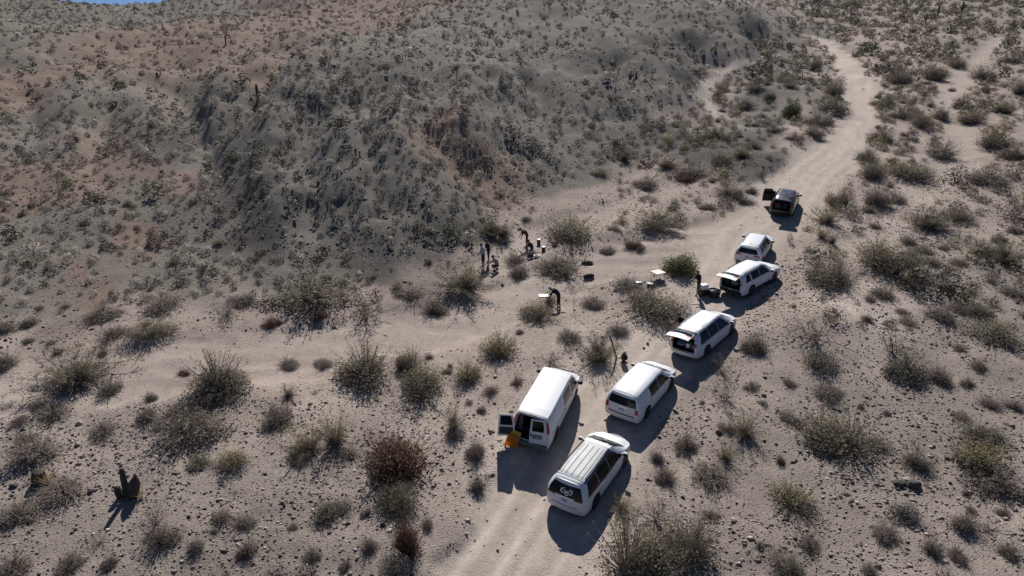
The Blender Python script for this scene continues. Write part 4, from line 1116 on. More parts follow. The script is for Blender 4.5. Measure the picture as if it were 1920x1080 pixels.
    if not hole: on_tail(sp['gate'], root)
    else:
        ha, hz = hole; ztop = float(B.P[0][5, 2])
        # dark cargo space behind the opening
        x0 = -L / 2 + .12; x1 = -L / 2 + sp.get('depth', 1.5); yy = W / 2 * ha - .06; zz = ztop + .0; fl = hz + .02
        li = MB()
        li.add([(x0, -yy, fl), (x1, -yy, fl), (x1, yy, fl), (x0, yy, fl)], [(0, 1, 2, 3)], 0)
        li.add([(x0, -yy, fl), (x1, -yy, fl), (x1, -yy * .82, zz), (x0 + .25, -yy * .82, zz)], [(0, 3, 2, 1)], 0)
        li.add([(x0, yy, fl), (x1, yy, fl), (x1, yy * .82, zz), (x0 + .25, yy * .82, zz)], [(0, 1, 2, 3)], 0)
        li.add([(x0 + .25, -yy * .82, zz), (x1, -yy * .82, zz), (x1, yy * .82, zz), (x0 + .25, yy * .82, zz)], [(0, 3, 2, 1)], 0)
        li.add([(x1, -yy, fl), (x1, yy, fl), (x1, yy * .82, zz), (x1, -yy * .82, zz)], [(0, 3, 2, 1)], 0)
        li.build('cargo_lining', sp.get('lining', M_INT), root)
        # frame strip round the opening
        if sp.get('rear_seats', True):
            st = MB()
            for s in (-.52, 0, .52): st.box((x1 - .12, s * yy * 1.15, fl + .42), (.16, yy * .55, .62), 0, bev=.05); st.box((x1 - .12, s * yy * 1.15, fl + .80), (.1, yy * .3, .16), 0, bev=.03)
            st.build('rear_seat', M_INT2, root, smooth=True)
        if sp['opening'] == 'lift':
            hinge = (float(tf(0, ztop).x) + .10, 0, ztop + .02)
            gm = MB(); sheet(tf, -ha, ha, hz, ztop - .01, 10, 8, .03, gm, 0)
            g = gm.build('tailgate', [pm], root, smooth=True, origin=hinge)
            im = MB(); sheet(lambda a_, z_: tf(a_, z_) + Vector((.03, 0, 0)), -ha + .05, ha - .05, hz + .05, ztop - .06, 8, 6, .012, im, 0)
            sheet(lambda a_, z_: tf(a_, z_) + Vector((.03, 0, 0)), -ha, ha, hz, ztop - .01, 6, 6, .001, im, 0, inner=True)
            im.build('tailgate_lining', M_INT, g, origin=hinge)
            for nm, a0, a1, z0, z1, m in sp['gate']:
                sheet(tf, a0, a1, z0, z1, 6, 3, .038).build(nm, m, g, smooth=True, origin=hinge)
            g.location = hinge; g.rotation_euler = (0, math.radians(sp['gate_angle']), 0)
            for s in (-1, 1):       # gas struts
                p = Vector((float(tf(0, ztop).x) + .12, s * yy * .98, ztop - .45)); R = Matrix.Rotation(math.radians(sp['gate_angle']), 3, 'Y')
                q2 = Vector(hinge) + R @ (tf(s * ha * .95, ztop - .5) - Vector(hinge))
                MB().tube([p, q2], .014, 6).build('gas_strut', M_BLACK, root)
        else:
            for s, ang in ((1, sp['door_angles'][0]), (-1, sp['door_angles'][1])):
                hx = tf(s * ha, hz); hinge = (hx.x, hx.y, 0)
                dm = MB(); sheet(tf, .004 * s, s * ha, hz - .02, ztop - .02, 6, 8, .012, dm, 0); sheet(lambda a_, z_: tf(a_, z_) + Vector((.05, 0, 0)), .004 * s, s * ha, hz - .02, ztop - .02, 6, 8, .001, dm, 0, inner=True)
                for (aa, z0, z1) in ((.004 * s, hz - .02, ztop - .02), (s * ha, hz - .02, ztop - .02)):
                    pts = [tf(aa, z0 + (z1 - z0) * t / 8) for t in range(9)]
                    v = [tuple(p - Vector((.012, 0, 0))) for p in pts] + [tuple(p + Vector((.05, 0, 0))) for p in pts]
                    dm.add(v, [(t, t + 1, t + 10, t + 9) for t in range(8)], 0)
                d = dm.build('rear_door', [pm], root, smooth=True, origin=hinge)
                d.location = hinge; d.rotation_euler = (0, 0, math.radians(ang))
                zw0, zw1 = sp['door_window']
                sheet(tf, .10 * s, s * (ha - .12), zw0, zw1, 5, 4, .018).build('door_window', M_GLASS, d, smooth=True, origin=hinge)
                sheet(lambda a_, z_: tf(a_, z_) + Vector((.062, 0, 0)), .10 * s, s * (ha - .12), zw0, zw1, 5, 4, .001, inner=True).build('door_window', M_GLASS, d, origin=hinge)
                sheet(lambda a_, z_: tf(a_, z_) + Vector((.062, 0, 0)), .08 * s, s * (ha - .08), hz + .10, zw0 - .12, 5, 4, .001, inner=True).build('door_panel', M_INT, d, origin=hinge)
                for nm, a0, a1, z0, z1, m in sp['gate']:
                    if a0 * s > 0: sheet(tf, a0, a1, z0, z1, 3, 2, .02).build(nm, m, d, origin=hinge)
    return root, B

def arc(z): return z
MINI_TOP = [(0, 1.66), (.12, 1.70), (.6, 1.755), (1.6, 1.775), (2.7, 1.75), (3.32, 1.68), (3.80, 1.40), (4.20, 1.12), (4.7, 1.0), (5.05, .86), (5.18, .70)]
MINI = dict(L=5.18, W=2.0, wb=3.09, ro=1.06, wr=.35, sill=.27, bulge=.09, top=MINI_TOP,
  belt=[(0, 1.08), (1.5, 1.04), (3.6, 1.0), (4.3, 1.0), (5.18, .66)],
  plan=[(0, .84), (.12, .93), (.35, .985), (1.2, 1.0), (4.0, 1.0), (4.6, .96), (4.95, .86), (5.18, .66)],
  roofw=[(0, .60), (.3, .66), (1.5, .69), (3.1, .64), (3.75, .72), (4.3, .84), (5.18, .6)],
  rear=[(.25, .07), (.45, .0), (.75, .0), (1.0, .04), (1.3, .12), (1.62, .28), (1.8, .30)], front=[(.2, .05), (.5, 0), (1.0, .1)],
  paint=M_WHITE, screen=(3.30, 4.18), mirror=3.72, handles=(1.95, 3.0), seams=(1.35, 2.42, 3.5))
def ext(base, **kw): d = dict(base); d.update(kw); return d

veh = {}
# A: minivan with the roof of silver ribs
A = ext(MINI, rails=(.55, 3.0, 6.0), handle_m=M_CHROME,
  side_glass=[('quarter_window', (.28, 3.12), (1.36, 3.12), (1.33, 4.85), (.50, 4.80), M_GLASS), ('sliding_door_window', (1.40, 3.12), (2.42, 3.12), (2.42, 4.85), (1.37, 4.85), M_GLASS), ('front_door_window', (2.46, 3.12), (3.75, 3.12), (3.02, 4.85), (2.46, 4.85), M_GLASS)],
  side_trim=[('window_trim', .22, 3.7, 2.98, 3.07, M_CHROME), ('roof_side', .30, 3.05, 4.9, 5.45, M_BLACK), ('door_track', .40, 1.30, 2.88, 2.96, M_BLACK), ('side_moulding', 1.5, 3.75, .55, .75, M_WHITE)],
  roof=[('roof_panel', .30, 3.05, -.72, .72, M_WHITE2)] + [('roof_groove', .42, 2.75, v - .014, v + .014, M_BLACK) for v in (-.45, -.225, 0, .225, .45)],
  tail=[('reflector', -.93, -.80, .42, .46, M_RED), ('reflector', .80, .93, .42, .46, M_RED), ('bumper_step', -.72, .72, .60, .63, M_INT2)],
  gate=[('rear_window', -.96, .96, 1.05, 1.53, M_GLASS), ('tail_lamp', -.985, -.55, .97, 1.045, M_REDD), ('tail_lamp', .55, .985, .97, 1.045, M_REDD), ('licence_plate', -.16, .16, .80, .94, M_PLATE), ('tail_trim', -.4, .4, 1.0, 1.02, M_CHROME)])
veh['A'], BA = make_vehicle('A', 'minivan', 'white minivan with ribbed silver roof and a white emblem on its rear window', 'minivan', A)
# white emblem on its rear glass: curled horns over a narrow face
em = MB()
def ribbon(pts, w):
    P3 = [BA.tail(a_, z_) + Vector((-.016, 0, .004)) for a_, z_ in pts]
    for p, q2 in zip(P3[:-1], P3[1:]):
        d_ = (q2 - p); n_ = Vector((0, d_.z, -d_.y)); n_ = n_.normalized() * w if n_.length > 1e-6 else Vector((0, w, 0))
        em.add([p - n_, p + n_, q2 + n_, q2 - n_], [(0, 1, 2, 3)], 0)
for s in (-1, 1):
    ribbon([(-.10 + s * (.05 + .20 * (1 - t / 16) * math.sin(t * .55) + .10), 1.285 + .13 * (1 - t / 18) * math.cos(t * .55)) for t in range(15)], .016)
    ribbon([(-.10 + s * .05, 1.30), (-.10 + s * .11, 1.22), (-.10 + s * .045, 1.13), (-.10, 1.11)], .018)
ribbon([(-.10, 1.32), (-.10, 1.22)], .02); ribbon([(-.48, 1.36), (-.40, 1.40), (-.34, 1.34), (-.42, 1.28), (-.36, 1.22)], .014); ribbon([(.24, 1.38), (.30, 1.28), (.24, 1.20), (.16, 1.24)], .014)
em.build('rear_window_emblem', M_STICK, veh['A'])

# B: cargo van, rear doors open
VT = [(0, 2.05), (.08, 2.08), (.6, 2.11), (3.6, 2.11), (4.05, 2.05), (4.35, 1.80), (4.85, 1.32), (5.0, 1.24), (5.45, 1.10), (5.69, .95)]
Bv = dict(L=5.69, W=2.01, wb=3.43, ro=1.22, wr=.37, sill=.36, bulge=.03, top=VT, edge=.10,
  belt=[(0, 1.22), (4.6, 1.20), (5.0, 1.12), (5.69, .9)], plan=[(0, .95), (.15, .99), (1, 1.005), (4.6, 1.0), (5.2, .95), (5.69, .86)],
  roofw=[(0, .76), (.4, .79), (3.8, .78), (4.85, .80), (5.69, .78)], rear=[(.3, .0), (.6, .0), (1.2, .03), (2.1, .10)], front=[(.3, 0), (1.0, .03)],
  paint=M_WHITE, screen=(4.05, 4.86), mirror=4.55, mirror_m=M_BLACK, handle_m=M_BLACK, handles=(3.55, 2.3), seams=(2.15, 3.42, 4.55), rim=M_RIMD, spokes=8,
  side_glass=[('side_window', (2.28, 3.15), (3.32, 3.15), (3.32, 4.75), (2.28, 4.75), M_GLASS), ('front_door_window', (3.5, 3.12), (4.62, 3.12), (4.22, 4.8), (3.5, 4.8), M_GLASS), ('pressed_panel', (.45, 3.25), (1.95, 3.25), (1.95, 4.7), (.55, 4.7), M_WHITE)],
  side_trim=[('door_track', .35, 2.1, 2.30, 2.40, M_BLACK), ('rub_strip', 1.75, 4.2, .75, .85, M_BLACK)],
  hole=(.84, .60), depth=3.2, opening='doors', door_angles=(-158, 10), door_window=(1.28, 1.86), rear_seats=False,
  tail=[('tail_lamp', -.995, -.865, 1.25, 1.85, M_RED), ('tail_lamp', .865, .995, 1.25, 1.85, M_RED), ('rear_bumper', -.98, .98, .40, .55, M_WHITE)],
  gate=[('licence_plate', -.56, -.22, .92, 1.06, M_PLATE), ('plate_recess', -.62, -.16, .88, 1.10, M_BLACK), ('door_handle', -.12, -.04, 1.0, 1.14, M_BLACK)])
veh['B'], BB = make_vehicle('B', 'cargo_van', 'tall white cargo van with its rear doors open beside an orange board', 'van', Bv)
sheet(lambda u, v: Vector((BB.P[0][8][0] - .02 + u, v, 2.055)), 0, .02, -.17, .17, 1, 2, .004)
MB().box((BB.P[0][8][0] - .035, 0, 2.045), (.04, .36, .05), 0, bev=.01).build('brake_lamp', M_RED, veh['B'])
MB().box((-5.69 / 2 - .10, 0, .47), (.22, 1.86, .16), 0, bev=.04).build('step_bumper', M_INT2, veh['B'])
shm = MB()
for s in (-1, 1):
    for z in (.95, 1.35, 1.7): shm.box((-1.5, s * .68, z), (1.9, .28, .04), 0)
    for xx in (-2.4, -.6): shm.box((xx, s * .68, 1.2), (.04, .28, 1.1), 0)
shm.build('cargo_shelf', M_INT2, veh['B'])

# C: minivan with blank rear quarters
CT_ = [(0, 1.64), (.1, 1.69), (.5, 1.735), (1.6, 1.75), (2.8, 1.72), (3.35, 1.64), (3.8, 1.38), (4.18, 1.12), (4.65, 1.02), (5.0, .88), (5.15, .74)]
C = ext(MINI, L=5.15, W=1.99, wb=3.08, ro=1.08, top=CT_, bulge=.06,
  plan=[(0, .90), (.1, .955), (.3, .985), (1.2, .995), (4.0, .995), (4.6, .96), (4.95, .88), (5.15, .7)], roofw=[(0, .68), (.3, .71), (1.5, .72), (3.1, .68), (3.75, .74), (4.3, .85), (5.15, .64)],
  rear=[(.25, .05), (.4, 0), (.7, 0), (1.0, .03), (1.3, .09), (1.7, .20)], belt=[(0, 1.06), (1.5, 1.04), (3.6, 1.0), (4.3, 1.0), (5.15, .68)],
  side_glass=[('blank_quarter', (.36, 3.2), (1.30, 3.2), (1.30, 4.75), (.5, 4.75), M_WHITE), ('sliding_door_window', (1.42, 3.15), (2.42, 3.15), (2.42, 4.8), (1.42, 4.8), M_GLASS), ('front_door_window', (2.48, 3.15), (3.7, 3.15), (3.02, 4.8), (2.48, 4.8), M_GLASS)],
  side_trim=[('door_track', .38, 1.45, 2.86, 2.95, M_BLACK), ('side_moulding', 1.5, 3.7, .6, .75, M_WHITE)], handle_m=M_WHITE, rim=M_RIMD,
  tail=[('bumper_step', -.78, .78, .56, .62, M_BLACK), ('tail_lamp', -.985, -.80, .76, 1.04, M_RED), ('tail_lamp', .80, .985, .76, 1.04, M_RED)],
  gate=[('rear_window', -.88, .88, 1.08, 1.50, M_GLASS), ('licence_plate', -.16, .16, .78, .91, M_PLATE), ('tailgate_handle', -.30, .30, .97, 1.0, M_CHROME)])
veh['C'], _ = make_vehicle('C', 'minivan', 'white minivan with square red lamps, closed tailgate and blank rear side panels', 'minivan', C)

# D: minivan with the tailgate up
D = ext(MINI, side_glass=A['side_glass'], handle_m=M_WHITE, rails=(.55, 3.0, 6.0), rail_m=M_WHITE,
  side_trim=[('door_track', .40, 1.30, 2.88, 2.96, M_BLACK), ('window_trim', .22, 3.7, 2.98, 3.05, M_BLACK)],
  hole=(.84, .62), depth=1.7, opening='lift', gate_angle=80, roof=[('roof_spoiler', .05, .22, -.8, .8, M_BLACK)],
  tail=[('tail_lamp', -.995, -.85, .95, 1.16, M_RED), ('tail_lamp', .85, .995, .95, 1.16, M_RED), ('bumper_step', -.80, .80, .545, .60, M_BLACK)],
  gate=[('rear_window', -.80, .80, 1.08, 1.50, M_GLASS), ('tail_lamp', -.82, -.4, 1.0, 1.07, M_RED), ('tail_lamp', .4, .82, 1.0, 1.07, M_RED), ('licence_plate', -.16, .16, .80, .93, M_PLATE)])
veh['D'], BD = make_vehicle('D', 'minivan', 'white minivan with its tailgate up and blue and white baggage inside', 'minivan', D)

# E: SUV with the tailgate up and black rails
SUV_TOP = [(0, 1.60), (.1, 1.66), (.6, 1.74), (1.8, 1.77), (2.65, 1.74), (3.08, 1.64), (3.5, 1.36), (3.75, 1.18), (4.3, 1.10), (4.75, 1.0), (5.0, .82)]
E_ = dict(L=5.0, W=1.98, wb=2.9, ro=1.12, wr=.38, sill=.33, bulge=.06, top=SUV_TOP, belt=[(0, 1.14), (2, 1.12), (3.5, 1.08), (3.9, 1.06), (5.0, .8)],
  plan=[(0, .86), (.15, .95), (.4, .985), (1.2, .99), (3.9, .99), (4.5, .96), (4.85, .88), (5.0, .76)], roofw=[(0, .62), (.3, .67), (1.5, .70), (2.9, .66), (3.5, .74), (4.0, .86), (5.0, .74)],
  rear=[(.3, .05), (.5, 0), (.8, 0), (1.1, .05), (1.4, .15), (1.75, .28)], front=[(.3, .05), (.6, 0), (1.1, .06)],
  paint=M_WHITE, screen=(3.06, 3.72), mirror=3.30, mirror_m=M_WHITE, handle_m=M_WHITE, handles=(1.55, 2.55), seams=(1.05, 2.05, 3.1), rails=(.5, 2.8, 5.9), 
  side_glass=[('quarter_window', (.28, 3.15), (.92, 3.15), (.95, 4.75), (.50, 4.7), M_GLASS), ('rear_door_window', (1.08, 3.12), (2.02, 3.12), (2.02, 4.8), (1.10, 4.8), M_GLASS), ('front_door_window', (2.08, 3.12), (3.35, 3.12), (2.78, 4.8), (2.08, 4.8), M_GLASS)],
  side_trim=[('sill_cladding', 1.62, 3.52, .02, .55, M_BLACK), ('roof_edge', .4, 2.85, 4.92, 5.3, M_BLACK)],
  hole=(.84, .68), depth=1.4, opening='lift', gate_angle=78, spokes=6,
  tail=[('tail_lamp', -.995, -.85, 1.02, 1.14, M_RED), ('tail_lamp', .85, .995, 1.02, 1.14, M_RED), ('bumper_cladding', -.98, .98, .34, .56, M_BLACK), ('bumper_cladding', -.84, .84, .57, .66, M_BLACK), ('licence_plate', -.17, .17, .585, .655, M_PLATE)],
  gate=[('rear_window', -.80, .80, 1.16, 1.52, M_GLASS), ('tail_lamp', -.82, -.45, 1.02, 1.11, M_RED), ('tail_lamp', .45, .82, 1.02, 1.11, M_RED), ('roof_spoiler', -.80, .80, 1.535, 1.575, M_BLACK)])
veh['E'], BE = make_vehicle('E', 'suv', 'white SUV with black roof rails and its tailgate raised beside black tubs', 'SUV', E_)

# F: SUV, closed
F_ = ext(E_, L=4.82, W=1.94, wb=2.91, ro=.98, wr=.375, hole=None, top=[(0, 1.60), (.1, 1.665), (.6, 1.735), (1.8, 1.755), (2.55, 1.72), (2.95, 1.63), (3.35, 1.36), (3.6, 1.18), (4.2, 1.10), (4.6, 1.0), (4.82, .84)],
  plan=[(0, .87), (.12, .94), (.35, .965), (1.2, .97), (3.8, .97), (4.35, .94), (4.7, .87), (4.82, .76)], screen=(2.93, 3.58), mirror=3.18, rear=[(.3, .06), (.5, 0), (.8, 0), (1.1, .04), (1.4, .13), (1.75, .24)],
  belt=[(0, 1.12), (2, 1.10), (3.4, 1.06), (3.7, 1.06), (4.82, .8)], roofw=[(0, .62), (.3, .66), (1.5, .68), (2.8, .64), (3.4, .72), (3.9, .84), (4.82, .72)],
  side_trim=[('sill_cladding', 1.45, 3.4, .05, .4, M_BLACK)], rail_m=M_CHROME, rails=(.55, 2.7, 6.1), antenna=.5,
  tail=[('bumper_cladding', -.86, .86, .36, .50, M_BLACK), ('reflector', -.9, -.6, .56, .60, M_RED), ('reflector', .6, .9, .56, .60, M_RED)],
  gate=[('rear_window', -.86, .86, 1.15, 1.50, M_GLASS), ('tail_lamp', -.99, -.55, .98, 1.10, M_RED), ('tail_lamp', .55, .99, .98, 1.10, M_RED), ('licence_plate', -.17, .17, .80, .94, M_PLATE)])
veh['F'], _ = make_vehicle('F', 'suv', 'closed white SUV with wide red lamps, parked between the two open SUVs', 'SUV', F_)

# G: graphite SUV, tailgate and driver's door open
G_ = ext(E_, L=4.95, W=1.99, wb=2.82, ro=1.1, top=[(p[0] * .99, p[1]) for p in SUV_TOP], plan=[(p[0] * .99, p[1]) for p in E_['plan']], paint=M_GRAPH, rim=M_RIM, gate_angle=90, mirror_m=M_GRAPH, handle_m=M_GRAPH, rail_m=M_BLACK, roof=[],
  tail=[('tail_lamp', -.995, -.85, .95, 1.16, M_RED), ('tail_lamp', .85, .995, .95, 1.16, M_RED), ('bumper_cladding', -.98, .98, .34, .56, M_BLACK)])
veh['G'], BG = make_vehicle('G', 'suv', 'dark graphite SUV with tailgate raised and driver door swung open', 'SUV', G_)
dh = BG.side(3.12, 2.0, 1); hinge = (dh.x, dh.y, 0)
dm = MB(); fnG = lambda u, v: BG.side(u, v, 1)
sheet(fnG, 2.05, 3.12, .2, 3.05, 6, 6, .012, dm, 0, inner=True)
dd = dm.build('front_door', [M_GRAPH], veh['G'], smooth=True, origin=hinge)
sheet(quad_fn(fnG, (2.06, 3.02), (3.12, 3.02), (2.78, 4.8), (2.06, 4.8)), 0, 1, 0, 1, 5, 4, .02, inner=True).build('door_window', M_GLASS, dd, origin=hinge)
sheet(lambda u, v: fnG(u, v) - Vector((0, .05, 0)), 2.08, 3.10, .3, 2.95, 5, 5, .001, inner=True).build('door_panel', M_INT, dd, origin=hinge)
dd.location = hinge; dd.rotation_euler = (0, 0, math.radians(-68))
# ---------------------------------------------------------------- people
M_SKIN = plain('skin', (.38, .22, .15), rough=.6, var=.05)
M_HAIR = plain('dark_hair', (.03, .022, .018), rough=.7)
def cloth(name, c): return plain(name, c, rough=.9, spec=.1, var=.18, scale=14)
CL = {'black': cloth('black_cloth', (.022, .022, .024)), 'grey': cloth('grey_cloth', (.27, .27, .275)), 'lightgrey': cloth('light_grey_cloth', (.40, .40, .41)), 'maroon': cloth('maroon_cloth', (.10, .035, .028)), 'navy': cloth('navy_cloth', (.035, .042, .06)),
      'khaki': cloth('khaki_cloth', (.22, .18, .13)), 'charcoal': cloth('charcoal_cloth', (.05, .05, .053)), 'shoe': cloth('brown_shoe', (.06, .045, .035)), 'white': cloth('white_cloth', (.72, .72, .70)), 'brown': cloth('brown_cloth', (.12, .085, .06))}

def person(label, px, py, yaw, pose, top, legs, hat=None, size=1.0, sleeves=False, shorts=False, lift=0.0):
    """One continuous figure grown over a jointed skeleton; pose angles in degrees from straight down (limbs) or up (trunk), forward positive."""
    g = dict(torso=5, head=10, thL=0, shL=0, thR=0, shR=0, uaL=5, faL=15, uaR=5, faR=15, wide=.0); g.update(pose)
    R = math.radians
    def fw(a, l, y=0.0): return Vector((math.sin(R(a)) * l, y, -math.cos(R(a)) * l))
    def upv(a, l): return Vector((math.sin(R(a)) * l, 0, math.cos(R(a)) * l))
    J, Rd, bones = {}, {}, []
    J['pel'] = Vector((0, 0, 0)); Rd['pel'] = .135
    J['waist'] = upv(g['torso'] * .6, .16); Rd['waist'] = .120
    J['chest'] = J['waist'] + upv(g['torso'], .20); Rd['chest'] = .150
    J['shc'] = J['chest'] + upv(g['torso'], .13); Rd['shc'] = .105
    J['neck'] = J['shc'] + upv(g['torso'] * .8 + g['head'] * .2, .08); Rd['neck'] = .055
    J['jaw'] = J['neck'] + upv(g['head'], .07); Rd['jaw'] = .078
    J['head'] = J['jaw'] + upv(g['head'], .09); Rd['head'] = .098
    J['crown'] = J['head'] + upv(g['head'], .065); Rd['crown'] = .070
    J['nose'] = J['jaw'] + upv(g['head'], .03) + upv(g['head'] + 90, .095); Rd['nose'] = .016
    bones += [('pel', 'waist', 't'), ('waist', 'chest', 't'), ('chest', 'shc', 't'), ('shc', 'neck', 's'), ('neck', 'jaw', 's'), ('jaw', 'head', 's'), ('head', 'crown', 's'), ('jaw', 'nose', 's')]
    for s, k in ((1, 'L'), (-1, 'R')):
        J['sh' + k] = J['shc'] + Vector((0, s * .175, -.02)); Rd['sh' + k] = .062
        J['el' + k] = J['sh' + k] + fw(g['ua' + k], .28, s * .05); Rd['el' + k] = .043
        J['wr' + k] = J['el' + k] + fw(g['fa' + k], .25, -s * .02); Rd['wr' + k] = .030
        d = fw(g['fa' + k], 1.0); J['pm' + k] = J['wr' + k] + d * .07; Rd['pm' + k] = .034
        bones += [('shc', 'sh' + k, 't'), ('sh' + k, 'el' + k, 't'), ('el' + k, 'wr' + k, 't' if sleeves else 's'), ('wr' + k, 'pm' + k, 's')]
        fwd_ = Vector((-d.z, 0, d.x))
        for q in range(4):
            b = J['pm' + k] + Vector((0, (q - 1.5) * .021, 0)) + d * .02; m = b + d * (.045 + .006 * (1.5 - abs(q - 1.3))) + fwd_ * .012; e = m + d * .022 + fwd_ * .022
            J[f'f{q}a{k}'], J[f'f{q}b{k}'], J[f'f{q}c{k}'] = b, m, e
            Rd[f'f{q}a{k}'], Rd[f'f{q}b{k}'], Rd[f'f{q}c{k}'] = .010, .0095, .008
            bones += [('pm' + k, f'f{q}a{k}', 's'), (f'f{q}a{k}', f'f{q}b{k}', 's'), (f'f{q}b{k}', f'f{q}c{k}', 's')]
        t0 = J['wr' + k] + d * .035 + fwd_ * .035; t1 = t0 + d * .04 + fwd_ * .015
        J['t0' + k], J['t1' + k] = t0, t1; Rd['t0' + k], Rd['t1' + k] = .012, .009; bones += [('wr' + k, 't0' + k, 's'), ('t0' + k, 't1' + k, 's')]
        J['hp' + k] = Vector((0, s * .095, -.05)); Rd['hp' + k] = .098
        J['kn' + k] = J['hp' + k] + fw(g['th' + k], .42, s * g['wide']); Rd['kn' + k] = .062
        J['an' + k] = J['kn' + k] + fw(g['sh' + k], .41, 0); Rd['an' + k] = .042
        J['hl' + k] = J['an' + k] + Vector((-.02, 0, -.055)); Rd['hl' + k] = .042
        J['to' + k] = J['an' + k] + Vector((.16, s * .02, -.065)); Rd['to' + k] = .034
        bones += [('pel', 'hp' + k, 'l'), ('hp' + k, 'kn' + k, 'l'), ('kn' + k, 'an' + k, 's' if shorts else 'l'), ('an' + k, 'hl' + k, 'f'), ('hl' + k, 'to' + k, 'f')]
    names = list(J); idx = {n: i for i, n in enumerate(names)}
    low = min(J[n].z - Rd[n] for n in names)
    me = bpy.data.meshes.new('person_skeleton'); me.from_pydata([tuple(J[n]) for n in names], [(idx[a], idx[b]) for a, b, _ in bones], [])
    ob = bpy.data.objects.new('person_skeleton', me); COL.objects.link(ob)
    md = ob.modifiers.new('skin', 'SKIN'); md.use_smooth_shade = True
    for i, n in enumerate(names):
        sv = me.skin_vertices[0].data[i]; r_ = Rd[n]
        r_ *= 1.14
        sv.radius = (r_ * (1.0), r_ * (1.25 if n in ('chest', 'pel', 'waist') else 1.0)); sv.use_root = (n == 'pel')
    ss = ob.modifiers.new('sub', 'SUBSURF'); ss.levels = 1; ss.render_levels = 1
    dg = bpy.context.evaluated_depsgraph_get(); dg.update()
    body = bpy.data.meshes.new_from_object(ob.evaluated_get(dg)); bpy.data.objects.remove(ob)
    body.name = 'person'
    # clothing by the nearest bone
    pc = np.array([p.center[:] for p in body.polygons]); best = np.full(len(pc), 1e9); reg = np.zeros(len(pc), int); code = {'t': 1, 's': 0, 'l': 2, 'f': 3}
    for a, b_, c_ in bones:
        A_, B_ = np.array(J[a]), np.array(J[b_]); e_ = B_ - A_; t_ = np.clip(((pc - A_) @ e_) / (e_ @ e_ + 1e-9), 0, 1)
        d_ = np.linalg.norm(pc - A_ - t_[:, None] * e_, axis=1) - (Rd[a] * (1 - t_) + Rd[b_] * t_)
        mk = d_ < best; best[mk] = d_[mk]; reg[mk] = code[c_]
    for m_ in (M_SKIN, CL[top], CL[legs], CL['shoe']): body.materials.append(m_)
    body.polygons.foreach_set('material_index', reg.astype(np.int32)); body.polygons.foreach_set('use_smooth', np.ones(len(body.polygons), bool))
    p = at([px], [py])[0]
    o = empty('person', (p[0], p[1], gz(p[0], p[1]) + lift), (0, 0, R(yaw))); o.scale = (size,) * 3
    bo = mobj('body', body, o); bo.location = (0, 0, -low)
    # hair or a cap
    hd = J['head'] + Vector((0, 0, -low)); M_ = Matrix.Rotation(R(g['head']), 3, 'Y')
    hb = MB(); prof = [(.108, -.03), (.112, .02), (.100, .07), (.06, .108), (.001, .118)]
    hb.lathe(prof, 14)
    hb.v = [tuple(M_ @ Vector((v[0] - .012, v[1] * .92, v[2])) + hd) for v in hb.v]
    if hat:
        hb.add([tuple(M_ @ Vector(q) + hd) for q in ((.09, -.08, .02), (.19, -.055, .005), (.19, .055, .005), (.09, .08, .02))], [(0, 1, 2, 3)], 0)
        hb.build('cap', CL[hat], o, smooth=True)
    else: hb.build('hair', M_HAIR, o, smooth=True)
    for s in (-1, 1): pass
    return tag(o, label, 'person')

CR = dict(torso=35, head=25, thL=100, shL=-35, thR=70, shR=-70, uaL=50, faL=70, uaR=45, faR=65, wide=.08)
person('person in black top and shorts walking beside the white cooler', 1308, 553, 200, dict(torso=12, head=20, thL=18, shL=0, thR=-14, shR=-28, uaL=30, faL=75, uaR=25, faR=70), 'black', 'charcoal', shorts=True)
person('person in dark clothes stooping by the roof of the minivan with raised tailgate', 1277, 640, 120, dict(torso=30, head=35, thL=8, thR=-6, shL=-4, shR=-8, uaL=45, faL=60, uaR=40, faR=55), 'black', 'charcoal')
person('person in black with pale cap bending over the small white table', 1047, 578, 168, dict(torso=62, head=60, thL=6, thR=-4, shL=-2, shR=-8, uaL=15, faL=40, uaR=20, faR=50), 'black', 'black', hat='lightgrey', sleeves=True)
person('person in light grey shirt and dark trousers standing by the hill foot', 906, 500, 160, dict(torso=8, head=25, thL=4, thR=-4, uaL=15, faL=45, uaR=10, faR=40), 'lightgrey', 'navy')
person('person in black top standing close behind the grey-shirted one', 916, 492, 205, dict(torso=12, head=20, thL=5, thR=-5, uaL=20, faL=50, uaR=15, faR=45), 'black', 'charcoal')
person('person in grey shirt crouching on the sand below the hill', 933, 507, 170, CR, 'grey', 'charcoal')
person('person in maroon top bending down in the narrow wash', 988, 462, 190, dict(torso=55, head=50, thL=10, thR=-6, shL=-4, shR=-12, uaL=10, faL=25, uaR=15, faR=30), 'maroon', 'navy')
person('person in dark jacket kneeling beside a white basin', 998, 480, 185, dict(torso=28, head=30, thL=85, shL=-20, thR=35, shR=-92, uaL=45, faL=60, uaR=40, faR=60), 'charcoal', 'grey', sleeves=True)

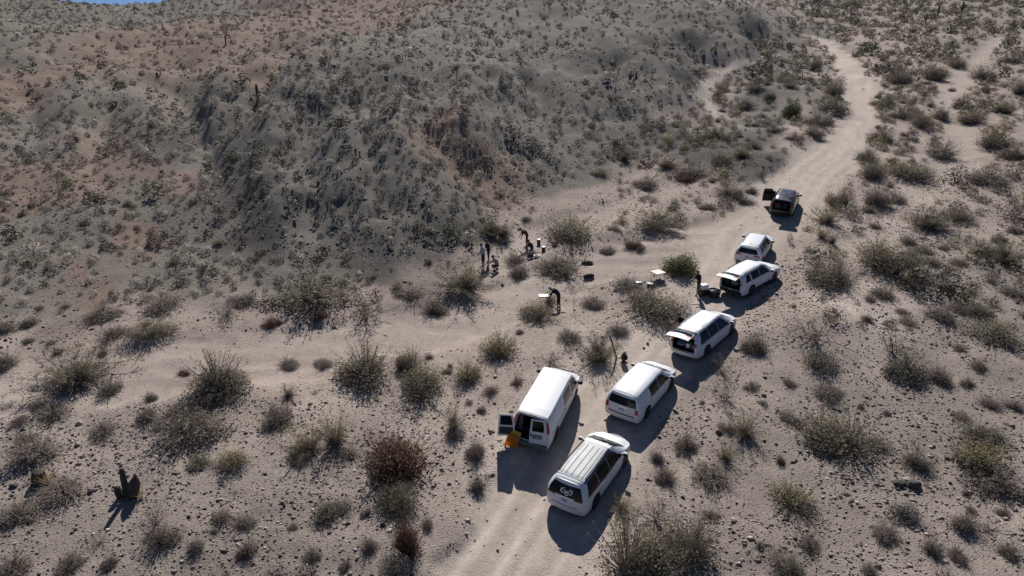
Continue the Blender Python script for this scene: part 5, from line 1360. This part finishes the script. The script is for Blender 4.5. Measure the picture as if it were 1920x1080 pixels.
# ---------------------------------------------------------------- gear round the vehicles
M_CREAM = plain('cream_board', (.68, .60, .47), rough=.6, var=.06)
M_WHITEP = plain('white_plastic', (.74, .74, .73), rough=.45, var=.05)
M_BLKP = plain('black_tub_plastic', (.025, .025, .027), rough=.5, var=.15)
M_ORANGE = plain('orange_plastic', (.74, .29, .02), rough=.5, var=.2, scale=2.2)
_nt = M_ORANGE.node_tree; _tr = _nt.nodes.new('ShaderNodeBsdfTranslucent'); _tr.inputs[0].default_value = (.85, .36, .02, 1); _ms = _nt.nodes.new('ShaderNodeMixShader'); _ms.inputs[0].default_value = .55
_o = next(n for n in _nt.nodes if n.type == 'OUTPUT_MATERIAL'); _b = next(n for n in _nt.nodes if n.type == 'BSDF_PRINCIPLED'); _nt.links.new(_b.outputs[0], _ms.inputs[1]); _nt.links.new(_tr.outputs[0], _ms.inputs[2]); _nt.links.new(_ms.outputs[0], _o.inputs[0])
M_AMBER = plain('amber_plastic', (.50, .33, .02), rough=.5, var=.12)
M_BLUE = cloth('blue_bag', (.16, .22, .33)); M_YELL = cloth('yellow_bag', (.55, .40, .05))
M_WOOD = plain('weathered_wood', (.15, .11, .085), rough=.9, var=.35, scale=24, bump=.4)
M_METAL = plain('grey_metal', (.30, .30, .31), rough=.45, metal=.6)
def spot(px, py): p = at([px], [py])[0]; return (p[0], p[1], gz(p[0], p[1]))

def folding_table(label, px, py, yaw, w, d, h, topm, tilt=0):
    o = empty('folding_table', spot(px, py), (0, 0, math.radians(yaw)))
    MB().box((0, 0, h), (w, d, .04), 0, bev=.012).build('table_top', topm, o)
    MB().box((0, 0, h - .05), (w * .9, d * .85, .04), 0).build('table_frame', M_METAL, o)
    for sx in (-1, 1):
        for sy in (-1, 1): MB().tube([(sx * w * .42, sy * d * .38, h - .04), (sx * w * .46, sy * d * .44, -.03)], .014, 6).build('leg', M_METAL, o)
    return tag(o, label, 'table')
folding_table('cream-topped folding table between the fresh green bush and the olive bush', 1233, 522, 28, .80, .78, .48, M_CREAM)
folding_table('small white table the black-clad person bends over', 1020, 574, 8, .70, .50, .76, M_WHITEP)

def cooler(label, px, py, yaw, s=1.0, body=None, name='cooler_box', lift=0):
    p = spot(px, py); o = empty(name, (p[0], p[1], p[2] + lift), (0, 0, math.radians(yaw))); o.scale = (s,) * 3
    MB().box((0, 0, .17), (.52, .36, .34), 0, bev=.03, top=1.06).build('tub', body or M_WHITEP, o, smooth=True)
    MB().box((0, 0, .375), (.58, .42, .07), 0, bev=.025).build('lid', M_WHITEP, o, smooth=True)
    for s_ in (-1, 1): MB().tube([(s_ * .285, -.1, .30), (s_ * .31, -.09, .24), (s_ * .31, .09, .24), (s_ * .285, .1, .30)], .012, 5).build('handle', M_BLKP, o)
    return tag(o, label, 'cooler')
cooler('white-lidded dark box behind the olive bush, beside its twin, nearer the white bundle', 1197, 536, 10, .72, M_BLKP, 'lidded_box')['category'] = 'box'
cooler('white-lidded dark box behind the olive bush, beside its twin, nearer the cream table', 1218, 538, -14, .72, M_BLKP, 'lidded_box')['category'] = 'box'
def bin_(label, px, py, yaw, w, d, h, name='storage_bin', fill=None):
    o = empty(name, spot(px, py), (0, 0, math.radians(yaw))); t = .025
    b_ = MB()
    b_.box((0, 0, .015), (w, d, .03), 0)
    for s in (-1, 1): b_.box((s * (w / 2 - t / 2), 0, h / 2), (t, d, h), 0); b_.box((0, s * (d / 2 - t / 2), h / 2), (w - 2 * t - .004, t, h), 0)
    b_.build('bin_wall', M_BLKP, o)
    r_ = MB()
    for s in (-1, 1): r_.box((s * (w / 2 + .012), 0, h - .02), (.03, d + .05, .04), 0); r_.box((0, s * (d / 2 + .012), h - .02), (w - .01, .03, .04), 0)
    r_.build('rim', M_BLKP, o)
    return tag(o, label, 'bin'), o
_, bo = bin_('black storage bin under the white cooler beside the walking person', 1319, 553, 25, .62, .46, .42)
MB().box((0, 0, .36), (.5, .36, .03), 0).build('bin_contents', M_INT2, bo)
p = bo.location; cb = empty('cooler_box', (p.x, p.y, p.z + .425), (0, 0, math.radians(25)))
MB().box((0, 0, .15), (.50, .36, .30), 0, bev=.03, top=1.05).build('tub', M_WHITEP, cb, smooth=True); MB().box((0, 0, .335), (.54, .40, .07), 0, bev=.025).build('lid', M_WHITEP, cb, smooth=True)
tag(cb, 'white cooler standing on a black bin beside the walking person', 'cooler')
# round black tub with things in it
tb = empty('black_tub', spot(1339, 556), (0, 0, .3))
MB().lathe([(.34, 0), (.40, .30), (.42, .46), (.44, .47), (.43, .50), (.39, .49), (.37, .30), (.30, .06)], 22).build('tub_wall', M_BLKP, tb, smooth=True)
for s in (-1, 1): MB().tube([(s * .43, -.1, .44), (s * .49, -.08, .40), (s * .49, .08, .40), (s * .43, .1, .44)], .014, 5).build('handle', M_BLKP, tb)
tag(tb, 'large round black tub on the sand behind the SUV with raised tailgate', 'tub')
for i, (dx, dy, m, lb) in enumerate([(-.17, -.05, M_WHITEP, 'white jug lying in the round black tub'), (.14, .10, M_INT2, 'dark grey pouch stuffed in the round black tub')]):
    o = empty('jug' if i == 0 else 'pouch', (tb.location.x + dx, tb.location.y + dy, tb.location.z + .30), (0, 0, i))
    mb = MB(); mb.box((0, 0, .11), (.26, .17, .22), 0, bev=.05)
    mb.build('jug_body' if i == 0 else 'pouch_body', m, o, smooth=True); MB().tube([(.0, 0, .22), (.02, 0, .26)], .03, 8).build('cap', m, o)
    tag(o, lb, 'jug' if i == 0 else 'pouch')

def bucket(label, px, py):
    o = empty('bucket', spot(px, py))
    MB().lathe([(.13, 0), (.155, .36), (.165, .37), (.165, .39)], 16).build('pail', M_BLKP, o, smooth=True)
    MB().lathe([(.17, .385), (.17, .42), (.15, .43), (.001, .432)], 16).build('lid', M_WHITEP, o, smooth=True)
    MB().tube([(math.cos(t) * .17, 0, .34 + math.sin(t) * -.12) for t in np.linspace(0, math.pi, 8)], .006, 4).build('handle', M_METAL, o)
    return tag(o, label, 'bucket')
bucket('black bucket with white lid, farther up the wash near the maroon-topped person', 1010, 458)
bucket('black bucket with white lid, set apart on the sand nearer the dark bags', 1019, 472)
o = empty('basin', spot(1006, 482)); MB().lathe([(.14, 0), (.24, .14), (.26, .145), (.22, .13), (.12, .03)], 18).build('bowl', M_WHITEP, o, smooth=True); MB().lathe([(.11, .05), (.16, .08), (.001, .11)], 12).build('contents', M_INT2, o); tag(o, 'white basin on the ground beside the kneeling person', 'basin')

def duffel(label, px, py, yaw, l, r, m, strap, lift=0.0, name='duffel_bag'):
    p = spot(px, py); o = empty(name, (p[0], p[1], p[2] + lift), (0, 0, math.radians(yaw)))
    b_ = MB(); n = 9
    prof = [(r * (.55 + .45 * math.sin(math.pi * min(max(t, .08), .92))), (t - .5) * l) for t in np.linspace(0, 1, n)]
    b_.lathe(prof, 14, (0, 0, r * .88), axis='X'); b_.v = [(v[0], v[1], max(v[2], 0) * (.95 + .05 * math.sin(v[0] * 9))) for v in b_.v]
    b_.build('bag_body', m, o, smooth=True)
    for s in (-1, 1): MB().tube([(s * l * .16, r * math.cos(t) * 1.03, r * .88 + r * 1.03 * math.sin(t)) for t in np.linspace(-.4, math.pi + .4, 12)], .02, 4).build('strap', strap, o)
    return tag(o, label, 'bag')
duffel('long black bag lying alone on the sand, farther from the vans', 1101, 495, -8, .85, .15, CL['black'], M_BLKP)
duffel('dark grey slumped bag at the edge of the bare shrub', 1104, 521, 12, .75, .17, CL['charcoal'], M_BLKP)
o = empty('cloth_bundle', spot(1155, 545)); b_ = MB(); b_.box((0, 0, .13), (.36, .30, .26), 0, bev=.09, top=.8); b_.box((.14, .05, .22), (.2, .16, .12), 0, bev=.05, rz=.5); b_.build('folded_cloth', CL['white'], o, smooth=True); MB().tube([(-.18, 0, .05), (0, .16, .27), (.18, 0, .06)], .012, 4).build('cord', CL['grey'], o); tag(o, 'small white bundle on the sand by a dark shrub', 'bundle')

# orange board against the van's open left door
v0 = veh['B']; Mq = v0.rotation_quaternion.to_matrix()
c0 = v0.location + Mq @ Vector((-3.30, .80, .30)); c0.z = gz(c0.x, c0.y)
ob_ = empty('orange_board', tuple(c0)); ob_.rotation_euler = (math.radians(-24), math.radians(10), math.radians(-28))
MB().box((0, 0, .44), (.62, .012, .86), 0).build('board_panel', M_ORANGE, ob_)
MB().box((0, -.016, .78), (.60, .018, .17), 0, bev=.006).build('board_band', M_AMBER, ob_)
tag(ob_, 'orange and amber board propped at the rear of the cargo van', 'board')

# leaning post and gear pack
pp = at([1157], [672])[0]; pb = Vector((pp[0], pp[1], gz(pp[0], pp[1])))
po = empty('leaning_post', tuple(pb)); MB().tube([(0, 0, -.15), (-.16, -.01, .45), (-.33, .0, 1.0), (-.50, .02, 1.42)], [.05, .055, .05, .042], 8).build('post_shaft', M_WOOD, po, smooth=True)
MB().tube([(-.05, -.05, 0), (.02, .03, .35)], .016, 5).build('split_rib', M_WOOD, po); tag(po, 'weathered wooden post leaning over beside an olive bush', 'post')
pk = empty('gear_pack', spot(1169, 680), (0, 0, .5))
MB().box((0, 0, .40), (.36, .26, .42), 0, bev=.08, top=.85).build('pack_body', CL['brown'], pk, smooth=True)
MB().box((.03, -.15, .36), (.24, .10, .26), 0, bev=.04).build('pocket', CL['black'], pk, smooth=True)
MB().box((.10, .0, .60), (.05, .27, .16), 0, bev=.015).build('strap', CL['white'], pk)
MB().box((0, 0, .14), (.16, .14, .20), 0, bev=.02).build('stand_post', CL['black'], pk); MB().box((.02, 0, .03), (.40, .26, .06), 0, bev=.02).build('stand_base', CL['brown'], pk)
tag(pk, 'brown and black gear pack with a white strap beside the leaning post', 'bag')

# baggage in the open vehicles: things of their own, standing on the cargo floors
def in_car(key, name, label, cat, pos, parts):
    v = veh[key]; Mq = v.rotation_quaternion.to_matrix(); w = v.location + Mq @ Vector(pos)
    o = empty(name, tuple(w)); o.rotation_mode = 'QUATERNION'; o.rotation_quaternion = v.rotation_quaternion
    for nm, c, d, m, bev in parts: MB().box(c, d, 0, bev=bev).build(nm, m, o, smooth=True)
    return tag(o, label, cat)
fD = .66
in_car('D', 'soft_bag', 'pale blue bag in the open minivan, next to the white box', 'bag', (-2.22, .30, fD), [('bag_body', (0, 0, .17), (.46, .52, .34), M_BLUE, .13), ('handle', (0, 0, .36), (.06, .3, .04), CL['navy'], .015)])
in_car('D', 'carton', 'white box standing among the baggage in the open minivan', 'box', (-2.20, -.14, fD), [('carton_wall', (0, 0, .14), (.3, .22, .28), M_WHITEP, .02), ('flap', (.0, 0, .29), (.28, .2, .02), CL['lightgrey'], .008)])
in_car('D', 'soft_bag', 'yellow bag on top of the baggage deep in the open minivan', 'bag', (-1.72, .1, fD), [('bag_body', (0, 0, .42), (.4, .8, .34), M_YELL, .12), ('handle', (-.2, 0, .5), (.04, .2, .05), CL['brown'], .012)])
in_car('D', 'crate', 'grey crate at the corner of the open minivan floor', 'crate', (-2.20, -.52, fD), [('crate_wall', (0, 0, .12), (.34, .3, .24), CL['khaki'], .02), ('crate_rim', (0, 0, .25), (.38, .34, .03), M_METAL, .01)])
fE = .72
in_car('E', 'soft_bag', 'slate blue bag in the back of the SUV with black rails', 'bag', (-1.95, -.05, fE), [('bag_body', (0, 0, .24), (.5, .6, .48), M_BLUE, .14), ('handle', (-.2, 0, .5), (.05, .26, .05), CL['navy'], .015)])
in_car('E', 'crate', 'black crate in the back of the SUV with black rails', 'crate', (-2.0, .48, fE), [('crate_wall', (0, 0, .15), (.45, .32, .30), M_BLKP, .02), ('crate_rim', (0, 0, .31), (.48, .36, .03), M_INT2, .01)])
fG = .72
in_car('G', 'carton', 'brown carton in the back of the graphite SUV', 'box', (-1.9, .35, fG), [('carton_wall', (0, 0, .2), (.5, .45, .4), CL['brown'], .01), ('flap', (0, 0, .41), (.46, .4, .015), CL['khaki'], .005)])
in_car('G', 'soft_bag', 'black holdall in the back of the graphite SUV', 'bag', (-2.0, -.25, fG), [('bag_body', (0, 0, .18), (.5, .6, .36), CL['charcoal'], .12), ('handle', (-.1, 0, .38), (.05, .28, .05), CL['grey'], .015)])
fB = .64
in_car('B', 'carton', 'grey case low in the back of the tall cargo van', 'case', (-2.35, -.1, fB), [('case_body', (0, 0, .16), (.6, .5, .32), CL['charcoal'], .03), ('case_lid', (0, 0, .34), (.62, .52, .04), M_INT2, .01)])

# ---------------------------------------------------------------- cacti, stumps, rocks
M_CACT = plain('dead_cactus', (.07, .058, .045), rough=.95, var=.4, scale=12, bump=.6)
M_SAG = plain('saguaro_skin', (.075, .085, .05), rough=.8, var=.25, scale=10, bump=.3)
def ribbed(mb, pts, r, n=20, m=0):
    pts = [Vector(p) for p in pts]
    v, f = [], []
    for i, p in enumerate(pts):
        t = (pts[min(i + 1, len(pts) - 1)] - pts[max(i - 1, 0)]).normalized(); a = Vector((1, 0, 0)); a = (a - t * a.dot(t)).normalized(); b = t.cross(a)
        for k in range(n):
            th = 6.28319 * k / n; q = r[i] * (1.0 if k % 2 else .84); v.append(p + (a * math.cos(th) + b * math.sin(th)) * q)
    for i in range(len(pts) - 1):
        for k in range(n): k2 = (k + 1) % n; f.append((i * n + k, i * n + k2, (i + 1) * n + k2, (i + 1) * n + k))
    f.append(tuple((len(pts) - 1) * n + k for k in range(n)))
    return mb.add(v, f, m)
def blades_at(o, c, n, l, seed, m=M_STRAW, spread=.8):
    r = np.random.default_rng(seed); ph = r.uniform(0, 6.283, n); tl = np.radians(r.uniform(8, 75, n)) * spread + .1
    d = np.stack([np.cos(ph) * np.sin(tl), np.sin(ph) * np.sin(tl), np.cos(tl)], -1); b_ = np.array(c)[None] + r.normal(size=(n, 3)) * .05 * np.array([1, 1, 0]); t = b_ + d * (l * r.uniform(.6, 1.1, (n, 1)))
    v, f = strips(b_, t, np.full(n, .013), np.full(n, .004), r)
    return mobj('dry_leaves', mesh_np('dry_leaves', v, f, [m]), o)
o = empty('dead_cactus', spot(243, 930))
ribbed(MB(), [(-.10, 0, -.1), (-.10, 0, .5), (-.09, 0, 1.0), (-.08, 0, 1.36), (-.08, 0, 1.42)], [.15, .14, .125, .11, .05]).build('upright_stalk', M_CACT, o, smooth=False)
ribbed(MB(), [(.16, -.05, -.1), (.28, -.06, .4), (.40, -.06, .75), (.47, -.06, 1.02), (.49, -.06, 1.12)], [.20, .25, .22, .10, .02]).build('leaning_stalk', M_CACT, o, smooth=False)
ribbed(MB(), [(-.36, -.05, -.1), (-.42, -.05, .25), (-.44, -.05, .48), (-.44, -.05, .54)], [.17, .16, .13, .05]).build('broken_stalk', M_CACT, o, smooth=False)
blades_at(o, (.55, -.15, .05), 34, .6, 3); tag(o, 'dead dark cactus with three broken stalks and dry leaf spikes', 'cactus')
o = empty('cactus_stump', spot(80, 905))
ribbed(MB(), [(-.15, 0, -.1), (-.12, 0, .3), (-.05, 0, .62), (-.02, 0, .66)], [.33, .31, .24, .08]).build('stump', M_CACT, o, smooth=False); blades_at(o, (.25, -.1, .0), 80, .8, 5); tag(o, 'dark cactus stump beside a fan of pale dry leaves', 'cactus')
def saguaro(label, px, py, h, arms):
    o = empty('saguaro', spot(px, py))
    ribbed(MB(), [(0, 0, -.2), (0, 0, h * .4), (0, 0, h * .8), (0, 0, h * .96), (0, 0, h)], [h * .075, h * .085, h * .08, h * .055, h * .015]).build('trunk', M_SAG, o)
    for a, z, l in arms:
        c, s_ = math.cos(a), math.sin(a)
        ribbed(MB(), [(0, 0, z), (c * h * .14, s_ * h * .14, z + h * .02), (c * h * .17, s_ * h * .17, z + h * .12), (c * h * .17, s_ * h * .17, z + l), (c * h * .17, s_ * h * .17, z + l + .1)], [h * .045, h * .05, h * .052, h * .045, h * .012], 14).build('arm', M_SAG, o)
    return tag(o, label, 'cactus', 'saguaro cacti dotted over the slopes')
saguaro('dark single saguaro standing on the left-hand hill crest', 484, 190, 2.0, [(0.3, .7, .45)])
saguaro('small saguaro on the red slope near the skyline', 424, 84, 1.5, [])
saguaro('twin-armed saguaro on the far slope at the top right', 1803, 24, 3.2, [(0, 1.2, 1.1), (3.1, 1.0, 1.0)])
saguaro('plain saguaro on the far slope beside the twin-armed one', 1758, 30, 2.8, [])
saguaro('short saguaro on the far slope just above the road end', 1735, 44, 2.2, [(2.8, .8, .6)])
saguaro('stubby dark cactus low on the grey hill, left of its thinner twin', 597, 392, .8, [])
saguaro('thinner stubby dark cactus low on the grey hill, right of its twin', 614, 394, .75, [])

M_ROCK = plain('dark_rock', (.075, .065, .06), rough=.95, var=.4, scale=6, bump=.8)
M_ROCK2 = plain('pale_rock', (.40, .35, .30), rough=.95, var=.25, scale=6, bump=.8)
def rock(label, px, py, wpx, m=M_ROCK, seed=0, flat=.7):
    p = at([px], [py])[0]; s = FPX / proj(*p)[2]; R_ = wpx / s / 2
    bm = bmesh.new(); bmesh.ops.create_icosphere(bm, subdivisions=3, radius=1.0)
    r = np.random.default_rng(seed)
    dirs = r.normal(size=(14, 3)); dirs /= np.linalg.norm(dirs, axis=1)[:, None]; offs = r.uniform(.62, .95, 14)
    for v in bm.verts:
        c = np.array(v.co); c /= np.linalg.norm(c); k = min([1.0] + [o_ / max(c @ d, 1e-3) for d, o_ in zip(dirs, offs) if c @ d > .3]); c = c * k * (1 + .03 * r.normal())
        v.co = Vector((c[0] * R_, c[1] * R_ * .85, c[2] * R_ * flat + R_ * flat * .45))
    me = bpy.data.meshes.new('rock'); bm.to_mesh(me); bm.free(); me.materials.append(m)
    o = mobj('rock', me); o.location = (p[0], p[1], gz(p[0], p[1]) - .02); return tag(o, label, 'rock', 'single rocks on the desert floor')
ROCKS = [('largest black rock on the gravel, right of the bushes at the lower right', 1714, 912, 26, 0), ('flat black rock just left of the largest black rock', 1686, 908, 26, 0), ('pale rock tucked between the flat and the largest black rock', 1700, 900, 16, 1), ('small black rock below a wide olive bush at the lower right', 1598, 905, 9, 0), ('black lump of rock down the slope from the flat black rock', 1586, 928, 12, 0),
 ('dark upright rock right of the closed minivan on the gravel', 1347, 812, 14, 0), ('black rock touching the end of a long low shrub at the left', 173, 922, 14, 0), ('dark flat rock below the cactus stump', 26, 912, 18, 0), ('reddish dark rock under the bushes left of the road', 718, 985, 14, 0), ('small black rock above the dusty slope left of the road', 796, 878, 6, 0),
 ('black rock on the dune behind the leaning post', 1214, 645, 7, 0), ('small dark rock on the sand above the closed minivan', 1207, 653, 6, 0), ('white stone by a brown shrub at the far left', 148, 795, 14, 1), ('dark rock near the upper right of the open minivan', 1432, 742, 10, 0)]
for i, (lb, px, py, w_, k) in enumerate(ROCKS): rock(lb, px, py, w_, M_ROCK2 if k else M_ROCK, 10 + i, .55 if 'flat' in lb else .75)
# dry stick plant
o = empty('dry_stalk', spot(1076, 580)); MB().tube([(0, 0, -.05), (-.04, 0, .5), (.03, 0, 1.0), (.08, .02, 1.5)], [.02, .016, .012, .006], 5).build('stem', M_WOOD, o)
for q in ((.5, .35, .8), (.8, -.3, 1.15), (1.1, .25, 1.4)): MB().tube([(0, 0, q[0]), (q[1], .05, q[2])], .008, 4).build('side_twig', M_WOOD, o)
tag(o, 'thin bare stalk standing on the sand near the bending person', 'stalk')
# ---------------------------------------------------------------- labels for the shrubs: look, then where it grows
LAND = [('the ribbed-roof minivan', 1100, 885), ('the tall cargo van', 1000, 765), ('the closed minivan', 1200, 730), ('the minivan with raised tailgate', 1318, 625), ('the SUV with raised tailgate', 1405, 525), ('the closed SUV', 1412, 463), ('the graphite SUV', 1468, 375),
        ('the three-stalked dead cactus', 243, 900), ('the cactus stump', 80, 890), ('the largest black rock', 1714, 905), ('the leaning post', 1150, 652), ('the small white table', 1022, 560), ('the cream table', 1232, 512), ('the crouching person', 932, 495),
        ('the bend of the road', 1612, 190), ('the sandy fork left of the road', 1325, 170), ('the rust-brown bush', 745, 850), ('the fresh green bush', 1275, 500), ('the white stone', 148, 792), ('the far right end of the wash', 1800, 270), ('the photo corner at lower right', 1900, 1060), ('the photo corner at lower left', 20, 1060),
        ('the right edge halfway up', 1910, 560), ('the left edge halfway up', 10, 600), ('the grey hill foot', 620, 510), ('the wide olive bush at lower right', 1590, 815)]
DIRS = ['right of', 'below and right of', 'below', 'below and left of', 'left of', 'above and left of', 'above', 'above and right of']
DIST = [(26, 'hard against'), (55, 'close by, just'), (95, 'a little way'), (150, 'a short distance'), (230, 'some way'), (340, 'well away,'), (1e9, 'far off,')]
used = set()
SIZE = [(26, 'tiny'), (42, 'small'), (64, 'medium'), (95, 'large'), (1e9, 'very large')]
used = set()
def words_of(o): return len(o.split())
for o, px, py, wp, asp, look in sorted(LABELLED, key=lambda q: -q[3]):
    py2 = py - wp * .25
    sz = next(n for m, n in SIZE if wp < m)
    cands = sorted((math.hypot(px - lx, py2 - ly), nm, lx, ly) for nm, lx, ly in LAND)
    done = None
    form = 'upright' if asp > .72 else ('flat' if asp < .36 else '')
    for extra in ('', form, 'ragged', 'leaning', 'lopsided', 'thin-topped', 'spreading', 'clumped'):
        for d, nm, lx, ly in cands[:7]:
            if look.startswith(('rust', 'fresh')) and ('rust' in nm or 'fresh' in nm) : continue
            k = int(round(math.atan2(py2 - ly, px - lx) / (math.pi / 4))) % 8; ds = next(n for m, n in DIST if d < m)
            t = ' '.join(f'{sz} {extra} {look} {o["category"]} {ds} {DIRS[k]} {nm}'.split())
            if t not in used and len(t.replace(',', '').split()) <= 16: done = t; break
        if done: break
    if not done: done = ' '.join(f'{sz} {look} {o["category"]} on the open gravel'.split())
    used.add(done); o['label'] = done
